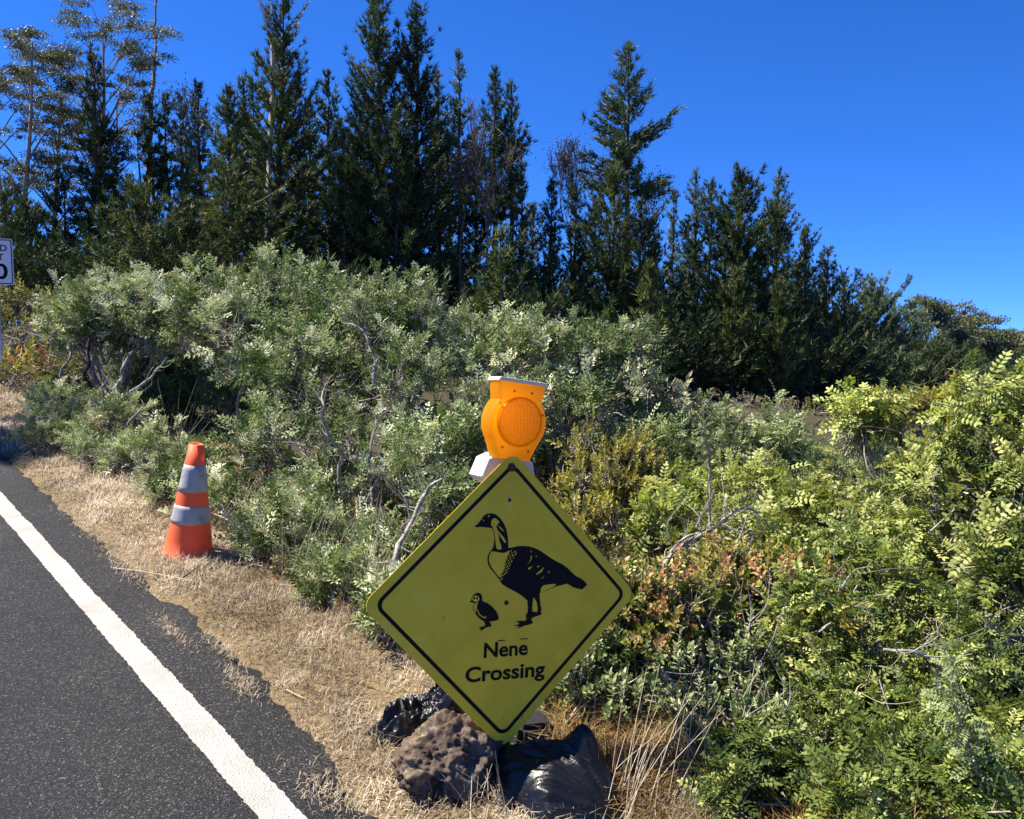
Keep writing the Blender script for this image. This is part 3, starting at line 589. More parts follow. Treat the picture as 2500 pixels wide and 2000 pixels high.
def shrub(name, label, cat, group, lumps, kind, matn, dens, tint=(.5, .18), six=False, sscale=1.0, thr=.36, nscale=4.2, bark='bark', limbs=(), up=.6, base=None, stems=True, twig=.16, zmin=.03, sec=7, mr=.016, shoots=.2, clumps=9):
    C3 = []; RA = []
    for L in lumps:
        px, py, Y, rx, ry = L[:5]; k = Y / FPX; dy = L[5] if len(L) > 5 else rx * k * .9
        C3.append(at(px, py, Y)); RA.append((rx * k, dy, ry * k))
    C3 = np.array(C3); RA = np.array(RA)
    if base is None:
        bx, by = np.mean(C3[:, 0]), np.mean(C3[:, 1])
    else: bx, by = base
    bz = float(gz(bx, by)); b0 = np.array([bx, by, bz]); T = thing(name, label, cat, b0, group)
    gl = Geo(); gb = Geo()
    for c, ra in zip(C3, RA):
        nc = clumps; cd_ = nrm(rng.normal(size=(nc, 3)) + np.array([0, -.15, .25])); cc = c + cd_ * ra * rng.uniform(.45, .72, (nc, 1)); cr3 = ra * rng.uniform(.30, .52, (nc, 1)); cr3 = np.maximum(cr3, .10)
        ar = 4 * np.pi * (cr3.prod(1)) ** (2 / 3); cnt = (dens * ar * .44 * np.where(rng.random(nc) < .08, .15, 1)).astype(int) + 3; ix = np.repeat(np.arange(nc), cnt); n = len(ix)
        dr = nrm(rng.normal(size=(n, 3))); rad = 1 - .6 * rng.random(n) ** 1.6; P = cc[ix] + dr * cr3[ix] * rad[:, None]
        keep = (.65 * vnoise(P, nscale, 9) + .35 * vnoise(P, nscale * 2.3, 19) > thr - .06) & (P[:, 2] > gz(P[:, 0], P[:, 1]) + zmin)
        P = P[keep]; dr = dr[keep]; ix = ix[keep]; ct = rng.normal(0, .13, nc)
        nk = int(dens * .5 * (ra[0] * ra[1] + ra[0] * ra[2] + ra[1] * ra[2]) * 4.2 * .8); pk = c + nrm(rng.normal(size=(nk, 3))) * ra * (.72 * rng.random((nk, 1)) ** .5); pk = pk[pk[:, 2] > gz(pk[:, 0], pk[:, 1])]
        leaves(gl, pk, rng.normal(size=pk.shape), rng.normal(size=pk.shape), .085 * sscale, .05 * sscale, .06)      # inner leaves tinted dark to imitate the shade inside the bush
        if len(P) == 0: continue
        Z = nrm(dr * .7 + np.array([0, 0, up]) + rng.normal(0, .38, P.shape)); ns = len(P)
        if shoots:
            top_ = (dr[:, 2] > .25) & (rng.random(ns) < shoots); P[top_] += np.array([0, 0, 1.0]) * (ra[2] * rng.uniform(.08, .28, int(top_.sum())))[:, None]; Z[top_] = nrm(Z[top_] * .5 + np.array([0, 0, .9]))
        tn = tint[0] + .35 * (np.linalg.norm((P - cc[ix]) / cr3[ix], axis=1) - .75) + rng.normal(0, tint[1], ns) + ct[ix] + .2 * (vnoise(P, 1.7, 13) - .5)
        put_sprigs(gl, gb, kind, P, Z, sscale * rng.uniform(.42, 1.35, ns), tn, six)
        if stems:
            in_ = nrm(cc[ix] - P + rng.normal(0, .05, P.shape)); q = P - Z * twig * .45 * sscale + in_ * twig * .25
            prisms(gb, q, P + Z * .05 * sscale, .0032 * sscale, .0016 * sscale, 3); q2 = q + nrm(in_ + np.array([0, 0, -.5])) * twig * 1.1
            prisms(gb, q2, q, .0045 * sscale, .0032 * sscale, 3)
            st = b0 + np.array([rng.normal(0, .10), rng.normal(0, .08), -.05]); md = (st * .5 + c * .5) + rng.normal(0, .10, 3)
            tube(gb, smooth_path([st, md, c + rng.normal(0, .05, 3)], 7, .05, int(rng.integers(99))), np.linspace(mr, mr * .6, 15), 6)
            for k_ in range(nc):
                e = cc[k_] + cd_[k_] * cr3[k_] * rng.uniform(.2, 1.0)
                if e[2] < gz(e[0], e[1]) + .03: continue
                s2 = st + (c - st) * rng.uniform(.5, 1.0); tube(gb, smooth_path([s2, (s2 + e) / 2 + rng.normal(0, .06, 3), e], 6, .05, int(rng.integers(99))), np.linspace(mr * .55, mr * .2, 13), 5)
    fo = gl.build('foliage', M[matn], T); fo['kind'] = 'stuff'
    if stems: gb.build('branches', M['twig'], T, smooth=True)['kind'] = 'stuff'
    for lb in limbs: limb(T, lb, bark)
    return T
def limb(T, lb, bark='bark'):
    """one visible limb: list of (px, py, depth), start radius, end radius; side twigs fork off it"""
    pts, r0, r1 = lb[0], lb[1] * .75, lb[2] * .6; P = smooth_path([at(*p) for p in pts], 7, .05, int(rng.integers(99))); n = len(P)
    g = Geo(); rd = np.linspace(r0, r1, n) * (1 + .45 * (vnoise(P, 22, 3) - .5)); tube(g, P, rd, 9)
    tp = P[-1] + nrm(P[-1] - P[-2]) * .10 + rng.normal(0, .02, 3); tube(g, smooth_path([P[-1], (P[-1] + tp) / 2 + rng.normal(0, .008, 3), tp], 3), np.linspace(rd[-1] * .95, rd[-1] * .25, 7), 6)
    for k in range(1, n - 1, 2):
        if rng.random() < .7:
            d = nrm(rng.normal(size=3) + np.array([0, -.2, .5]) + nrm(P[k + 1] - P[k]) * .6); e = P[k] + d * rng.uniform(.08, .32); q = smooth_path([P[k], (P[k] + e) / 2 + rng.normal(0, .025, 3), e], 4, .02, k); rt = np.linspace(rd[k] * .4, max(rd[k] * .1, .001), len(q)); tube(g, q, rt, 5)
            if rng.random() < .6:
                e2 = q[5] + nrm(d + rng.normal(0, .6, 3)) * rng.uniform(.05, .15); tube(g, smooth_path([q[5], (q[5] + e2) / 2 + rng.normal(0, .01, 3), e2], 3), np.linspace(rt[5] * .7, .001, 7), 4)
    g.build('branch', M[lb[3] if len(lb) > 3 else bark], T, smooth=True)
cR = lambda L, Y: [(1500 + x / 1.643, 950 + y / 1.643, Y + dz) for x, y, dz in L]
cL = lambda L, Y: [(400 + x / 2.156, 600 + y / 2.156, Y + dz) for x, y, dz in L]
cT = lambda L, Y: [(x / 3.3175, 680 + y / 3.3175, Y + dz) for x, y, dz in L]

GS = 'silvery shrubs along the verge'
shrub('silvery_shrub', 'silver leaved shrub with several bent bare trunks at the roadside', 'shrub', GS,
      [(250, 750, 9.6, 95, 72), (340, 745, 9.4, 110, 75), (165, 780, 9.8, 50, 70), (400, 800, 9.3, 70, 75), (210, 815, 9.6, 60, 40), (310, 825, 9.5, 80, 40)], 'silver', 'silver', 95, (.54, .22), thr=.32, sscale=1.15, mr=.02,
      limbs=[(cT([(480, 900, 0), (500, 770, 0), (550, 680, 0), (575, 560, .1)], 9.3), .028, .018, 'bark'), (cT([(940, 1070, -.2), (860, 1010, 0), (720, 880, 0), (685, 800, 0), (715, 680, 0), (725, 540, .1)], 9.0), .045, .03, 'bark_dark'),
             (cT([(945, 1200, -.4), (960, 1060, -.4), (1010, 990, -.3), (945, 890, -.2), (985, 800, 0), (1000, 720, 0), (1090, 590, .1)], 8.9), .038, .026, 'bark'), (cT([(1020, 950, 0), (1220, 810, 0), (1310, 690, 0)], 8.7), .024, .016, 'bark_pale'),
             (cT([(740, 1090, -.2), (800, 920, 0), (880, 760, 0)], 8.8), .022, .014, 'bark_pale'), (cT([(1050, 1300, 0), (1040, 1180, 0), (1095, 1110, 0)], 8.0), .026, .018, 'bark'), (cT([(800, 960, .2), (600, 820, .2), (520, 750, .3)], 9.3), .03, .018, 'bark_dark'), (cT([(1160, 1000, .3), (1150, 800, .3), (1210, 620, .3)], 9.2), .03, .02, 'bark_dark')])
shrub('silvery_shrub', 'tallest silver leaved shrub rising behind the traffic cone', 'shrub', GS,
      [(530, 765, 8.2, 130, 110), (640, 740, 8.3, 120, 100), (620, 860, 7.8, 150, 120), (740, 740, 8.4, 130, 110), (830, 790, 8.2, 90, 110)], 'silver', 'silver', 95, (.5, .22), thr=.40, sscale=1.1, mr=.02)
shrub('silvery_shrub', 'dense grey green shrub between traffic cone and yellow sign', 'shrub', GS,
      [(700, 960, 6.8, 190, 150), (860, 900, 6.7, 150, 170), (960, 820, 6.9, 150, 140), (1000, 1000, 6.2, 160, 170), (640, 1130, 6.1, 110, 110), (820, 1130, 5.8, 160, 150), (980, 1190, 5.5, 120, 140)], 'silver', 'silver', 95, (.38, .22), thr=.44, sscale=1.0, mr=.02,
      limbs=[(cL([(1010, 1500, -.2), (940, 1380, -.1), (920, 1200, 0), (930, 1110, 0), (900, 1060, 0), (830, 920, 0), (855, 850, 0), (835, 770, .1)], 5.4), .022, .012, 'bark'), (cL([(1070, 1430, -.1), (1110, 1290, 0), (1090, 1180, 0), (1110, 960, .1)], 5.3), .020, .012, 'bark'),
             (cL([(1105, 1270, 0), (1140, 1200, 0), (1230, 1115, 0)], 5.3), .016, .010, 'bark_pale'), (cL([(1120, 740, 0), (1110, 600, 0), (1070, 480, 0), (1000, 425, .1)], 6.0), .020, .012, 'bark'), (cL([(860, 1340, -.1), (860, 1150, 0), (870, 1050, 0)], 5.4), .009, .006, 'bark_pale')])
shrub('silvery_shrub', 'pale silver shrub standing right behind the amber light', 'shrub', GS,
      [(1180, 860, 7.2, 130, 110), (1300, 900, 7.0, 130, 110), (1440, 880, 7.0, 110, 90), (1540, 890, 7.1, 80, 75), (1200, 1040, 6.4, 140, 130), (1400, 1000, 6.5, 140, 90), (1560, 980, 6.8, 70, 80), (1090, 1120, 5.6, 110, 120)], 'silver', 'silver', 95, (.46, .22), thr=.43, sscale=1.05, mr=.02)
shrub('fallen_branch_shrub', 'sparse grey green bush whose bare limb leans behind the yellow sign edge', 'shrub', None,
      [(1010, 1330, 4.6, 90, 80), (930, 1340, 4.8, 80, 70), (1100, 1230, 4.6, 60, 70)], 'mid', 'grey_green', 60, (.45, .2), thr=.45, sec=9,
      limbs=[(cL([(1150, 1790, -.5), (1180, 1725, -.4), (1300, 1480, -.1), (1370, 1320, 0), (1470, 1230, .1)], 4.4), .022, .014, 'bark_pale'), (cL([(1280, 1340, 0), (1290, 1480, 0), (1260, 1560, 0)], 4.4), .008, .006, 'bark'), (cL([(1340, 1560, 0), (1400, 1400, 0)], 4.4), .008, .005, 'bark_pale')])
for i, (lb, lumps) in enumerate([
    ('low silver sprouts under the bent bare trunks', [(150, 985, 8.8, 100, 38), (280, 1025, 8.3, 100, 45), (130, 1040, 8.3, 60, 40), (220, 1070, 7.9, 90, 40), (330, 1110, 7.2, 80, 45), (250, 1115, 7.4, 70, 35), (110, 1080, 8.0, 60, 30)]),
    ('low feathery grey green plant at the verge behind the traffic cone', [(400, 1120, 7.2, 90, 60), (320, 1130, 7.3, 70, 45), (480, 1150, 6.6, 70, 80), (400, 1200, 6.3, 80, 60), (560, 1240, 5.8, 80, 100), (460, 1260, 5.9, 60, 50), (640, 1330, 5.2, 70, 60)]),
    ('low grey green plant growing among dry stalks by the yellow sign', [(680, 1330, 5.0, 120, 80), (800, 1330, 4.9, 110, 110), (900, 1420, 4.4, 80, 60), (720, 1250, 5.3, 100, 80), (960, 1500, 3.9, 60, 50), (800, 1440, 4.4, 80, 40)])]):
    shrub('low_shrub', lb, 'shrub', 'low plants at the verge', lumps, 'silver', 'silver', 95, (.5, .22), thr=.42, sscale=.85, sec=4, mr=.008, up=.9)
# olive shrubs behind the lamp
shrub('olive_shrub', 'yellow olive rounded shrub beside the amber light', 'shrub', None,
      [(1450, 1120, 4.9, 90, 80), (1420, 1220, 4.7, 80, 90), (1500, 1230, 4.6, 80, 100), (1540, 1140, 5.0, 50, 60), (1450, 1310, 4.3, 90, 60)], 'rosette', 'olive', 330, (.55, .18), thr=.34, sscale=1.15, sec=10, mr=.01, twig=.07)
# mid right
shrub('green_shrub', 'rounded grey green shrub in front of the dark pines', 'shrub', 'green shrubs right of the sign',
      [(1680, 1090, 6.8, 140, 110), (1820, 1070, 6.9, 120, 90), (1600, 1160, 6.2, 110, 130), (1760, 1170, 6.0, 150, 110), (1900, 1130, 6.6, 80, 80)], 'mid', 'grey_green', 105, (.58, .2), thr=.38, sscale=1.1, mr=.018)
shrub('green_shrub', 'bright green shrub with grey forked limb reaching up beside the yellow sign', 'shrub', 'green shrubs right of the sign',
      [(1700, 1260, 4.6, 150, 90), (1860, 1250, 4.8, 150, 90), (1600, 1330, 4.3, 100, 70), (1780, 1350, 4.2, 160, 80), (2000, 1270, 5.0, 120, 80)], 'mid', 'green', 100, (.66, .2), six=True, thr=.43, sscale=1.05, mr=.013,
      limbs=[(cR([(130, 850, -.1), (160, 760, 0), (230, 670, 0), (290, 625, 0), (390, 560, 0), (440, 525, 0), (480, 495, 0), (560, 490, .1)], 3.9), .017, .009, 'bark_pale'), (cR([(235, 665, 0), (290, 590, 0), (350, 575, .05)], 3.88), .012, .007, 'bark_pale'),
             (cR([(290, 625, 0), (350, 640, -.05), (430, 665, -.05), (530, 670, -.05)], 3.9), .012, .007, 'bark_pale'), (cR([(520, 672, 0), (490, 645, 0), (510, 610, 0)], 3.85), .009, .006, 'bark_pale'), (cR([(390, 560, 0), (385, 430, 0), (375, 300, 0), (368, 200, 0)], 3.9), .007, .004, 'bark'),
             (cR([(320, 560, 0), (365, 480, 0)], 3.9), .008, .006, 'bark'), (cR([(520, 550, 0), (525, 500, 0)], 3.95), .006, .005, 'bark'), (cR([(440, 545, 0), (530, 555, 0)], 3.95), .007, .005, 'bark')])
shrub('orange_shrub', 'shrub with orange and reddish young leaves beside the yellow sign', 'shrub', None,
      [(1680, 1480, 3.5, 110, 70), (1590, 1540, 3.45, 80, 80), (1780, 1420, 3.7, 90, 60), (1900, 1460, 3.65, 110, 65), (1990, 1480, 3.7, 50, 50), (1640, 1560, 3.4, 90, 70), (1550, 1470, 3.5, 50, 50)], 'rosette', 'orange', 400, (.52, .2), six=True, thr=.36, sscale=1.25, sec=7, mr=.006, twig=.07)
shrub('twiggy_shrub', 'half bare twiggy scrub below the orange leaved shrub', 'shrub', None,
      [(1640, 1680, 3.3, 130, 90), (1560, 1640, 3.4, 90, 90), (1780, 1660, 3.3, 120, 100), (1700, 1790, 3.1, 130, 70), (1850, 1780, 3.0, 120, 80), (1500, 1740, 3.2, 60, 60)], 'rosette', 'grey_green', 210, (.5, .2), six=True, thr=.36, sscale=1.15, sec=9, mr=.006, twig=.07,
      limbs=[(cR([(820, 1720, 0), (760, 1640, 0), (715, 1550, 0), (700, 1400, 0), (680, 1280, .05)], 2.9), .013, .008, 'bark'), (cR([(470, 1390, 0), (600, 1420, 0), (740, 1425, 0), (840, 1408, 0)], 2.95), .007, .005, 'bark_pale'), (cR([(530, 1000, 0), (545, 940, 0), (550, 880, 0)], 3.2), .006, .005, 'bark_pale'),
             (cR([(610, 1090, 0), (650, 980, 0), (680, 920, 0)], 3.2), .005, .004, 'bark'), (cR([(200, 1120, 0), (260, 1260, 0), (330, 1330, 0)], 3.1), .007, .005, 'bark_pale'), (cR([(260, 1330, 0), (230, 1440, 0)], 3.0), .006, .005, 'bark_pale')])
shrub('green_shrub', 'leafy green shrub with fern like leaves over a thick fallen limb', 'shrub', 'green shrubs right of the sign',
      [(2080, 1400, 3.9, 150, 110), (2010, 1560, 3.4, 140, 110), (2180, 1500, 3.6, 150, 110), (2260, 1370, 4.0, 130, 110), (1960, 1690, 3.2, 110, 90), (2120, 1680, 3.2, 130, 90), (2300, 1560, 3.4, 110, 90)], 'near', 'green', 76, (.50, .24), six=True, thr=.45, sscale=.95, mr=.012, sec=11,
      limbs=[(cR([(1090, 1030, 0), (1180, 1042, 0), (1300, 1090, 0), (1430, 1165, .05)], 3.0), .008, .018, 'bark_pale'), (cR([(1195, 1640, 0), (1230, 1480, 0), (1265, 1350, 0), (1320, 1230, .05)], 2.95), .052, .034, 'bark_dark'), (cR([(850, 905, 0), (905, 820, 0), (985, 735, 0)], 3.4), .011, .008, 'bark'),
             (cR([(905, 1320, 0), (940, 1270, 0), (980, 1220, 0)], 3.0), .007, .004, 'stalk')])
shrub('green_shrub', 'tall bright yellow green shrub with thick crooked grey limbs', 'shrub', 'green shrubs right of the sign',
      [(2420, 1040, 3.9, 110, 100), (2370, 1130, 4.1, 90, 80), (2480, 1180, 3.7, 110, 120), (2270, 1200, 4.3, 90, 70), (2360, 1270, 3.8, 130, 90), (2110, 1040, 4.8, 42, 24), (2470, 1350, 3.5, 100, 110), (2130, 1270, 4.5, 100, 60), (2560, 1040, 3.9, 90, 120)], 'near', 'green', 85, (.62, .22), six=True, thr=.45, sscale=1.05, mr=.013, sec=10,
      limbs=[(cR([(940, 440, 0), (1020, 372, 0), (1150, 382, 0), (1200, 400, 0)], 4.5), .014, .018, 'bark'), (cR([(1215, 470, 0), (1180, 350, 0), (1150, 250, 0), (1120, 185, 0), (1010, 150, 0)], 4.55), .020, .010, 'bark_dark'), (cR([(1300, 215, 0), (1390, 185, 0), (1460, 180, 0)], 4.2), .008, .006, 'bark_pale'), (cR([(1420, 370, 0), (1500, 355, 0), (1643, 335, 0)], 3.9), .010, .012, 'bark_pale'),
             (cR([(1660, 420, 0), (1600, 310, 0), (1560, 240, 0), (1520, 150, 0)], 3.8), .012, .007, 'bark'), (cR([(1360, 580, 0), (1320, 560, 0), (1290, 500, 0)], 3.9), .007, .005, 'bark_pale'), (cR([(1420, 550, 0), (1480, 590, 0), (1560, 600, 0)], 3.6), .008, .006, 'bark'), (cR([(1480, 900, 0), (1540, 985, 0), (1643, 990, 0)], 3.1), .008, .010, 'bark'), (cR([(1590, 620, 0), (1590, 450, 0)], 3.6), .007, .005, 'bark_pale')])
shrub('green_shrub', 'green small leaved shrub with shade tinted into its leaves low at the grass edge with fern like shoots', 'shrub', 'green shrubs right of the sign',
      [(2050, 1860, 2.85, 130, 90), (2200, 1840, 2.85, 120, 90), (2340, 1760, 3.0, 110, 110), (2460, 1660, 3.1, 100, 110), (2440, 1870, 2.7, 110, 100), (1950, 1930, 2.75, 90, 60), (2290, 1950, 2.6, 110, 60), (1850, 1900, 2.75, 80, 70), (2100, 1990, 2.5, 120, 50), (2420, 1990, 2.45, 100, 60), (1800, 1980, 2.6, 70, 40), (2480, 1500, 3.3, 80, 90)], 'near', 'green', 72, (.32, .2), six=True, thr=.45, sscale=.85, mr=.008, sec=10)  # leaf tint lowered to stand in for shade below the canopy
shrub('green_shrub', 'small dark leaved bush right under the yellow sign edge', 'shrub', None, [(1400, 1700, 3.25, 55, 80), (1450, 1620, 3.4, 60, 70)], 'rosette', 'grey_green', 330, (.35, .18), six=True, thr=.36, sscale=1.2, mr=.005, twig=.07)
shrub('green_shrub', 'silvery green shrub in the clearing before the flat topped tree', 'shrub', None, [(1990, 1130, 8.5, 80, 60), (2070, 1170, 8.0, 80, 50), (2150, 1150, 8.6, 70, 45), (1940, 1190, 7.4, 70, 60)], 'mid', 'grey_green', 85, (.5, .2), thr=.4, sscale=1.1)
# leafy sapling, stems with ladder leaves
def sapling(label, pts, r, n, sc):
    P = smooth_path([at(*p) for p in pts], 8, .01, 3); b0 = np.array([P[0][0], P[0][1], float(gz(P[0][0], P[0][1]))]); T = thing('leafy_sapling', label, 'sapling', b0, 'leafy saplings')
    g = Geo(); tube(g, np.vstack([[P[0][0], P[0][1], b0[2] - .03], P]), np.linspace(r, r * .4, len(P) + 1), 6); g.build('stem', M['stalk'], T, smooth=True)
    gl = Geo(); t = np.linspace(.25, 1, n) ; idx = (t * (len(P) - 1)).astype(int); tg = nrm(np.gradient(P, axis=0))[idx]
    put_sprigs(gl, None, 'near', P[idx], nrm(tg + rng.normal(0, .5, (n, 3))), sc * np.linspace(1.1, .7, n), .62 + rng.normal(0, .1, n), True); o = gl.build('foliage', M['grey_green'], T); o['kind'] = 'stuff'
sapling('pale leaning sapling with ladder leaves in front of the dark burnt limb', cR([(1515, 1730, 0), (1440, 1500, 0), (1370, 1300, 0), (1335, 1070, 0)], 2.45), .007, 13, .62)
sapling('arching thin sapling with ladder leaves near the grass edge', cR([(1290, 1720, 0), (1180, 1640, 0), (1080, 1580, 0), (990, 1500, 0)], 2.6), .006, 10, .6)
sapling('silvery upright sapling shoot rising above the grey forked limb', cR([(385, 440, 0), (378, 330, 0), (370, 220, 0), (365, 160, 0)], 3.95), .006, 12, .55)

# distant shrubs
shrub('green_shrub', 'shaded dark shrub filling the hollow behind the traffic cone', 'shrub', None, [(380, 920, 10.4, 100, 90), (480, 940, 10.0, 90, 110), (300, 900, 10.8, 80, 60), (560, 960, 9.4, 80, 110), (430, 1010, 9.6, 110, 70)], 'mid', 'grey_green', 80, (.12, .1), thr=.28, sscale=1.3, shoots=0)  # very low leaf tint puts the hollow's shade into the colour
shrub('green_shrub', 'dark shrub seen in the gap behind the yellow olive shrub', 'shrub', None, [(1330, 1130, 7.6, 130, 110), (1480, 1080, 7.8, 120, 90), (1180, 1180, 7.4, 120, 110)], 'mid', 'grey_green', 80, (.2, .12), thr=.28, sscale=1.3, shoots=0)
shrub('flat_topped_tree', 'small yellow olive tree with a flat spreading crown', 'tree', None, [(2230, 985, 13, 130, 45, .8), (2140, 1020, 12.6, 80, 36, .6), (2330, 1015, 13, 80, 42, .6)], 'rosette_far', 'olive', 150, (.62, .16), thr=.32, sscale=1.2, mr=.03, sec=10)
for i, (px, py, Y, rx, ry, mn, lb) in enumerate([
    (70, 735, 19, 80, 45, 'heath', 'yellow green rounded bush under the speed limit sign'), (150, 760, 18, 60, 45, 'heath', 'second yellow green bush below the pines next to the rounded bush'),
    (30, 800, 17, 70, 40, 'heath', 'low yellowish bush on the slope below the rounded bush'), (110, 820, 16, 60, 35, 'heath', 'small yellow green bush with bare grey twigs on the slope'),
    (60, 850, 15, 90, 35, 'twiggy', 'grey leafless heath bush on the slope behind the verge'), (150, 850, 14.5, 60, 40, 'twiggy', 'grey brown twiggy bush beside the bent bare trunks'),
    (50, 890, 14, 45, 18, 'redheath', 'small bush with dark red leaves on the slope'), (95, 905, 13.5, 35, 14, 'redheath', 'tiny red leaved bush next to the larger red one'),
    (20, 905, 13, 50, 22, 'olive', 'small yellow bush beside the red leaved bush'), (180, 895, 13, 45, 25, 'heath', 'yellow bush glimpsed between the bent bare trunks'), (130, 920, 12, 50, 20, 'heath', 'yellow green bush behind the low silver sprouts'),
    (2050, 1105, 17, 70, 35, 'heath', 'brownish yellow heath bush in the clearing before the pines'), (2150, 1110, 16, 70, 35, 'heath', 'yellowish heath bush beside the flat topped tree'), (2010, 1160, 12, 60, 30, 'twiggy', 'grey dry bush in the clearing'), (2120, 1170, 11, 70, 30, 'twiggy', 'pale dry bush near the crooked dark limb'), (1960, 1075, 19, 60, 25, 'twiggy', 'grey brown dry bush at the foot of the pines'),
    (1900, 1050, 24, 90, 30, 'heath', 'dull green heath bush at the edge of the dark pines'), (2080, 1060, 26, 90, 30, 'twiggy', 'brown heath bush far back in the clearing'), (2200, 1070, 24, 90, 30, 'heath', 'yellowish heath bush far back behind the flat topped tree'),
    (1860, 1000, 36, 70, 28, 'heath', 'low olive scrub bush at the feet of the columnar pine'),
    (1930, 1010, 34, 70, 28, 'twiggy', 'low grey scrub bush at the feet of the wide shouldered pine'),
    (2000, 1015, 36, 70, 28, 'heath', 'low green scrub bush under the rounded end pine'),
    (2070, 1020, 33, 70, 28, 'twiggy', 'pale scrub bush under the pale skirted pine'),
    (2150, 1030, 34, 70, 28, 'heath', 'dull scrub bush behind the flat topped tree'),
    (1790, 990, 36, 70, 28, 'twiggy', 'brown scrub bush below the columnar pine'),
    (1640, 1010, 10, 50, 40, 'twiggy', 'tuft of upright brownish twigs above the rounded grey green shrub'), (2260, 1110, 15, 80, 30, 'olive', 'yellow olive bush under the flat topped tree'), (2430, 1010, 22, 120, 40, 'heath', 'brownish bush behind the tall bright shrub')]):
    shrub('heath_bush', lb, 'bush', 'heath bushes in the background', [(px, py, Y, rx, ry), (px + rx * .5, py + ry * .35, Y - .3, rx * .6, ry * .7), (px - rx * .5, py + ry * .3, Y - .2, rx * .6, ry * .75)], 'heath', mn, 14, (.55, .2), thr=.25, nscale=1.2, sscale=1.9, sec=5, mr=.012, twig=.3, clumps=4)
# ================================================================ trees
def tufts(g, P, D, S, tint, K=11, spread=1.0, wf=.165):
    n = len(P); d = nrm(np.repeat(D, K, 0) + rng.normal(0, spread * .6, (n * K, 3))); p = np.repeat(P, K, 0); s = np.repeat(S, K) * rng.uniform(.65, 1.15, n * K)
    sd_ = nrm(np.cross(d, rng.normal(size=(n * K, 3)))); p = p + rng.normal(0, .10, p.shape) * s[:, None]; w_ = (s * wf)[:, None] * .5
    V = np.stack([p - sd_ * w_, p + d * s[:, None], p + sd_ * w_], 1)
    F = np.arange(n * K)[:, None] * 3 + np.array([[0, 1, 2]])
    tt = np.clip(np.repeat(tint, K) + rng.normal(0, .1, n * K), 0, 1); g.add(V.reshape(-1, 3), F, tt)
def conifer(label, px, py, Y, wpx, cb, group='pines in the tree line', matn='pine', p=.75, lean=0.0, sweep=(.25, 1.0), ts=.40, dens=1.0, name='pine_tree', gap=.0, belly=.0, bare=0.0, trunk=None, irr=.4, K=11):
    top = at(px, py, Y); bx = top[0] - lean; bz = float(gz(bx, Y)); b0 = np.array([bx, Y, bz]); H = top[2] - bz
    zb = max(at(px, cb, Y)[2], bz + .3); R = wpx * .60 * Y / FPX; T = thing(name, label, 'tree', b0, group)
    zt = top[2]; n = int((zt - zb) / .40 * dens) + 3; lev = np.sort(rng.random(n)) ; lev = (np.arange(n) + rng.random(n)) / n
    Pp, Dd, Ss, Bs, Be, Br, Tn = [], [], [], [], [], [], []
    sd_ = int(rng.integers(1, 90)); side = rng.uniform(0, 6.28)
    for t in lev:
        z = zb + (zt - zb) * t; cx = bx + lean * (z - bz) / H; prof = (1 - t) ** p * (1 - belly * (1 - t) ** 3) + .05
        for k in range(5):
            az = rng.uniform(0, 6.28); wv = vnoise(np.array([[math.cos(az) * 1.3, math.sin(az) * 1.3, z * .45]]), 1, sd_)[0]
            if wv < gap * 1.25 and t < .93: continue
            ln = 1.12 * R * prof * (1 - irr + 1.7 * irr * wv + rng.uniform(-.28, .22)); ln = max(ln, .25) * (1.4 if rng.random() < .09 else 1)
            el = sweep[0] + (sweep[1] - sweep[0]) * t + rng.uniform(-.2, .2); h = np.array([math.cos(az), math.sin(az), 0])
            s0 = np.array([cx, Y, z]); m = max(2, int(ln / .18)); u = (np.arange(m) + rng.random(m)) / m; u = np.clip(.15 + .88 * u, 0, 1)
            pt = s0 + (h * math.cos(el))[None] * (ln * u)[:, None]; pt[:, 2] += math.sin(el) * ln * u + .22 * ln * u ** 2; pt = pt + rng.normal(0, .07, pt.shape)
            dd = h[None] * math.cos(el) * .9 + np.array([0, 0, 1]) * (math.sin(el) + .45 * u)[:, None]
            Pp.append(pt); Dd.append(dd); Ss.append(np.full(m, ts) * rng.uniform(.75, 1.2, m) * (.6 + .4 * (1 - t) ** .5)); Bs.append(s0); Be.append(pt[-1]); Br.append(max(.014, ln * .014)); Tn.append(np.full(m, rng.normal(0, .12)))
    P = np.concatenate(Pp); D = np.concatenate(Dd); S = np.concatenate(Ss)
    tip = np.array([[top[0], Y, zt - .25 * k] for k in range(4)]); P = np.vstack([P, tip]); D = np.vstack([D, np.tile([[0, 0, 1.]], (4, 1))]); S = np.concatenate([S, np.full(4, ts * .7)])
    g = Geo(); tufts(g, P, D, S, .48 + np.concatenate(Tn + [np.zeros(4)]) + rng.normal(0, .12, len(P)) + .5 * (vnoise(P, .8, sd_ + 3) - .5), K); o = g.build('crown', M[matn], T); o['kind'] = 'stuff'
    g = Geo(); r0 = .012 * H + .05; zz = np.linspace(bz - .2, zt, 12); tt = (zz - bz) / H
    tube(g, np.stack([bx + lean * tt + .06 * np.sin(zz), np.full(12, Y) + .05 * np.cos(zz * .8), zz], -1), np.maximum(r0 * (1 - tt) ** .8, .02), 8)
    g.build('trunk', M[trunk or 'bark_pine'], T, smooth=True)
    g = Geo(); prisms(g, np.array(Bs), np.array(Be), np.array(Br) * 1.4, np.array(Br) * .4, 3)
    # a few bare lower limbs
    for z in np.linspace(bz + .25 * (zb - bz), zb + .1 * (zt - zb), 9):
        az = rng.uniform(0, 6.28); l_ = R * rng.uniform(.3, .9); a = np.array([bx + lean * (z - bz) / H, Y, z]); prisms(g, [a], [a + np.array([math.cos(az) * l_, math.sin(az) * l_, rng.uniform(-.1, .35) * l_])], .035, .012, 3)
    g.build('branches', M[trunk or 'bark_pine'], T)['kind'] = 'stuff'
    return T
